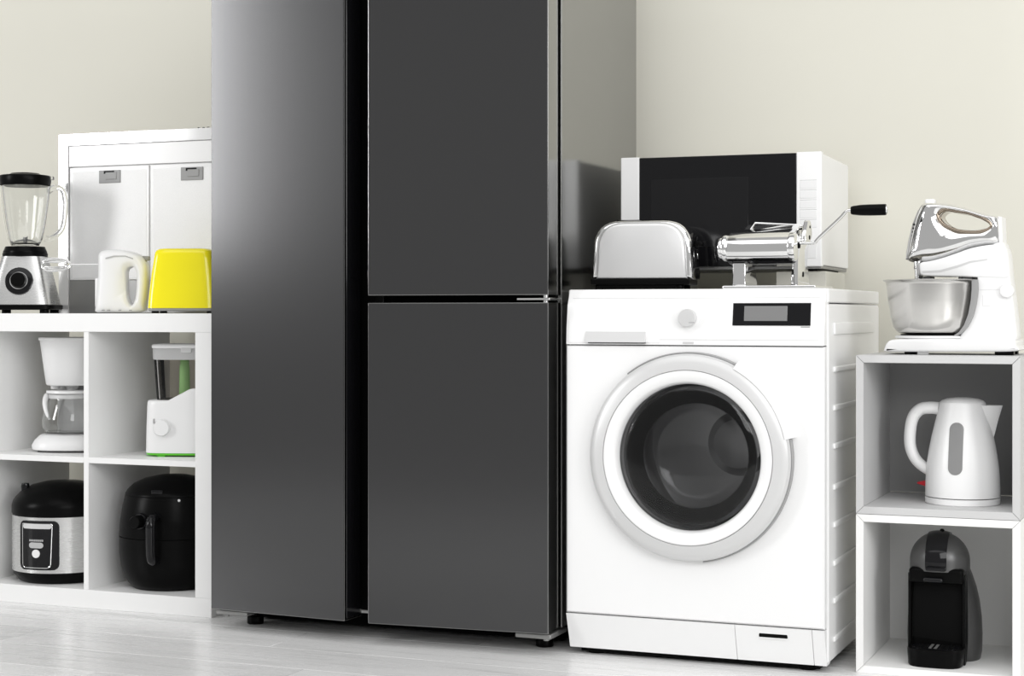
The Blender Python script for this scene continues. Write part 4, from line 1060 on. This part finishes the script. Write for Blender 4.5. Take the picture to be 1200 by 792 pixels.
# ------------------------------------------------------------------ baby food steamer / juicer, upper right compartment
def juicer():
    Y = 3.945; c0 = onY(215.5, 500, Y); S = Y/(CS+SN*(215.5-600)/FPX)/FPX; rot = math.radians(18)
    t = thing('food_blender', 'white and green food blender with smoky beaker in the upper right compartment', 'food processor', (c0.x, Y, SH_MID), rot)
    zf = lambda py: max(0.0, (531.5-py)*S)
    n = 4.5
    rs = [sring(0, 0.0, z, a*S, a*S*0.95, n, 64) for z, a in ((0.003, 36), (0.004, 38.5), (zf(527.5), 39.5))]
    obj('green_foot', rings(rs), 'green', t, 50)
    obj('foot', bx(-0.05, -0.03, -0.08, 0.06, 0, 0.005), 'green', t)
    # body: top rises to the right
    def body_ring(z, a, k):
        q = sring(0, 0.0, z, a*S, a*S*0.95, n, 64)
        if k:
            out = []
            for x, y, zz in q:
                u = (x/(a*S)+0.25)/0.8; u = min(max(u, 0), 1); u = u*u*(3-2*u)
                out.append((x, y, zz+u*k))
            return out
        return q
    rs = [body_ring(zf(527.3), 39.5, 0), body_ring(zf(500), 39, 0), body_ring(zf(473), 38.2, 0.0), body_ring(zf(470), 38, 0.022), body_ring(zf(467.6), 37.4, 0.03), body_ring(zf(466.8), 36, 0.032)]
    bd = obj('body', rings(rs), 'white_pl', t, 50)
    # dial on the front
    fy = -38.6*S*0.95
    dl = obj('dial', lathe([(0, 0.004), (10*S, 0.004), (9.6*S, -0.008), (8.6*S, -0.0125), (0, -0.013)], -0.036, fy, zf(498), 'Y', 40), 'white_pl', t)
    obj('dial_mark', bx(-0.0575, -0.0535, fy-0.0132, fy-0.006, zf(493), zf(487.5), 0.001, 1), 'grey_mark', dl)
    # beaker
    def bring(z, a): return sring(0.002, 0, z, a*S, a*S*0.92, 4, 56)
    zo = [(zf(468), 29.5), (zf(440), 31.5), (zf(420), 32.8)]
    rs = [bring(z, a) for z, a in zo]+[bring(z, a-1.0) for z, a in zo[::-1]]
    bk = obj('beaker', rings(rs, closed=True), 'smoke', t, 50)
    obj('beaker_floor', rings([bring(zf(468), 29), bring(zf(466), 29)]), 'rubber', t, 50)
    obj('blade_column', lathe([(0, zf(466)), (6.5*S, zf(466)), (6*S, zf(430)), (5*S, zf(424)), (5.6*S, zf(423)), (4*S, zf(418)), (0, zf(417))], 0.002, 0, 0, seg=28), 'pale_green', t)
    obj('beaker_rim', rings([bring(zf(420), 33), bring(zf(419), 33.6), bring(zf(407.5), 34), bring(zf(407), 33)]), 'rim_grey', t, 50)
    obj('lid', rings([bring(zf(407), 34.3), bring(zf(406), 35), bring(zf(403.5), 35), bring(zf(402.2), 33), bring(zf(401.8), 28)]), 'white_pl', t, 50)
    obj('lid_spout', bx(0.012, 0.04, -0.075, -0.06, zf(412), zf(406), 0.003, 2), 'silver_pl', t)
juicer()

# ------------------------------------------------------------------ multicooker, lower left compartment
def multicooker():
    Y = 3.91; c0 = onY(74, 650, Y); S = Y/(CS+SN*(74-600)/FPX)/FPX; rot = math.radians(12)
    t = thing('multicooker', 'round steel multicooker with black lid in the lower left compartment', 'multicooker', (c0.x, Y, SH_BOT), rot)
    zf = lambda py: max(0.0, (677-py)*S)
    R = 57.5*S
    obj('base', lathe([(0, 0.0), (R*0.78, 0.0), (R*0.86, 0.003), (R*0.97, zf(668)), (R*0.985, zf(663.5)), (0, zf(663.5))], seg=72), 'black_pl', t, 50)
    bd = obj('steel_body', lathe([(0, zf(663.5)), (R, zf(663.5)), (R, zf(600)), (0, zf(600))], seg=96), 'brushed', t, 40)
    ld = obj('lid', lathe([(0, zf(600)), (R*0.985, zf(600)), (R*1.01, zf(598)), (R*1.01, zf(590)), (R*0.99, zf(585)), (R*0.93, zf(580)), (R*0.82, zf(573.5)), (R*0.62, zf(567)), (R*0.36, zf(563.5)), (0, zf(562.5))], seg=72), 'black_pl', t, 50)
    obj('lid_hinge', bx(-0.035, 0.035, R*0.8, R*1.02, zf(600), zf(575), 0.006, 2), 'black_pl', t)
    # steam valve
    va = math.radians(-152); vx, vy = R*0.74*math.cos(va), R*0.74*math.sin(va)
    obj('steam_valve', lathe([(0, zf(578)), (0.0105, zf(578)), (0.0115, zf(568)), (0.0095, zf(564.5)), (0, zf(564))], vx, vy, 0, seg=24), 'black_gloss', ld)
    # front panel: black plate, chrome rim, lighter top strip and two buttons
    Rc = lambda z: R
    ac = -PI/2-math.radians(4)
    w = 50*S
    pn = obj('control_panel', cpatch(w, zf(659.5), zf(603.5), 7*S, Rc, 0.003, ac=ac), 'black_gloss', t)
    # rim line
    ang = lambda s: ac+s/R
    def wrap(pts, r): return [((R+r)*math.cos(ang(s)), (R+r)*math.sin(ang(s)), z) for s, z in pts]
    rr = rpoly([(-19.5*S-0.003, zf(607)), (-19*S-0.003, zf(657)), (16.5*S-0.003, zf(657)), (18.5*S-0.003, zf(607))], [0.004, 0.012, 0.012, 0.004], 6)
    dense = []
    for i in range(len(rr)):
        a, b_ = rr[i], rr[(i+1) % len(rr)]
        for k in range(4): dense.append((a[0]+(b_[0]-a[0])*k/4, a[1]+(b_[1]-a[1])*k/4))
    obj('panel_rim', tube(wrap(dense, 0.0032), 0.0011, 6, closed=True), 'chrome', pn)
    sx = -0.0035
    obj('panel_visor', cpatch(36*S, zf(612.5), zf(607), 2.4*S, Rc, 0.0042, ac=ang(sx)), 'silver_pl', pn)
    obj('display_button', cpatch(17.5*S, zf(634.5), zf(628), 3.2*S, Rc, 0.005, ac=ang(sx)), 'grey_mark', pn)
    obj('start_button', cpatch(9.4*S, zf(645.5), zf(636), 4.68*S, Rc, 0.0055, ac=ang(sx)), 'button_white', pn)
    # tiny row of print above the buttons
    for k in range(9):
        s = (-8.2+2.0*k)*S+sx
        obj('printed_letter', cpatch(1.3*S, zf(627), zf(624.6), 0.2*S, Rc, 0.0036, n=2, ac=ang(s)), 'grey_mark', pn)
multicooker()

# ------------------------------------------------------------------ air fryer, lower right compartment
def air_fryer():
    Y = 3.918; c0 = onY(203, 650, Y); S = Y/(CS+SN*(203-600)/FPX)/FPX; rot = math.radians(10)
    t = thing('air_fryer', 'black egg-shaped air fryer with round dial in the lower right compartment', 'air fryer', (c0.x, Y, SH_BOT), rot)
    zf = lambda py: max(0.0, (685.4-py)*S)
    tab = [(685.4, 46), (683, 49), (674, 55), (662, 59), (645, 61.5), (625, 62), (605, 60.5), (590, 58), (578, 55)]
    zs = lambda py: zf(py)
    Rf = interp([(zf(p), r*S) for p, r in tab])
    def seg_obj(nm, p0, p1, m, n=10):
        zz_ = [zf(p0)+(zf(p1)-zf(p0))*k/n for k in range(n+1)]
        return obj(nm, lathe([(0, zz_[0])]+[(Rf(z), z) for z in zz_]+[(0, zz_[-1])], seg=72), m, t, 50)
    seg_obj('pan_drawer', 685.4, 625.6, 'black_pl'); seg_obj('upper_body', 624.6, 578, 'black_pl')
    obj('body_seam', lathe([(0, zf(625.8)), (60.8*S, zf(625.8)), (60.8*S, zf(624.4)), (0, zf(624.4))], seg=64), 'black_matte', t)
    obj('lid', lathe([(0, zf(577.8)), (54.5*S, zf(577.8)), (55*S, zf(576.4)), (52.5*S, zf(572)), (45*S, zf(565)), (33*S, zf(559.5)), (16*S, zf(556)), (0, zf(555))], seg=72), 'black_pl', t, 50)
    # glossy front panel
    pn = obj('front_panel', cpatch(52*S, zf(622), zf(580), 5*S, Rf, 0.0016, ac=-PI/2+0.02), 'black_pl', t)
    # dial
    a = -PI/2-math.radians(13); z = zf(604); R = Rf(z)
    def radial(bm, a, R, z):
        bmesh.ops.rotate(bm, verts=bm.verts, cent=(0, 0, 0), matrix=Matrix.Rotation(a+PI/2, 3, 'Z'))
        bmesh.ops.translate(bm, verts=bm.verts, vec=(R*math.cos(a), R*math.sin(a), z)); return bm
    obj('dial_base', radial(lathe([(0, 0.006), (9.5*S, 0.006), (9.5*S, -0.006), (8.5*S, -0.009), (0, -0.009)], 0, 0, 0, 'Y', 36), a, R, z), 'black_gloss', t)
    obj('timer_dial', radial(lathe([(0, 0), (7.8*S, 0), (7.4*S, -0.026), (6.4*S, -0.029), (0, -0.0295)], 0, 0, 0, 'Y', 36), a, R, z), 'black_pl', t)
    # pull handle
    a = -PI/2+math.radians(5); z = zf(604)
    hd = bmesh.new()
    tube(spl([(0, 0.01, 0.014), (0, -0.028, 0.012), (0, -0.043, 0.0), (0, -0.044, -0.03), (0, -0.042, -0.075), (0, -0.03, -0.098), (0, 0.006, -0.1)], 5), 0.0125, 14, bm=hd)
    obj('pull_handle', radial(hd, a, Rf(z), z), 'black_gloss', t, 60)
    obj('release_button', radial(bx(-0.009, 0.009, -0.052, -0.04, -0.01, 0.008, 0.003, 2), a, Rf(z), z), 'black_gloss', t)
    # small lamp and top badge
    a = -PI/2+math.radians(30); z = zf(580.5)
    obj('indicator', radial(cyl(0.0035, -0.003, 0.003, 0, 0, 0, 'Y', 16), a, Rf(z), z), 'button_white', t)
    obj('top_badge', radial(bx(-0.016, 0.016, -0.004, 0.008, -0.004, 0.007, 0.003, 2), -PI/2+math.radians(3), 51.5*S, zf(572)), 'black_gloss', t)
air_fryer()
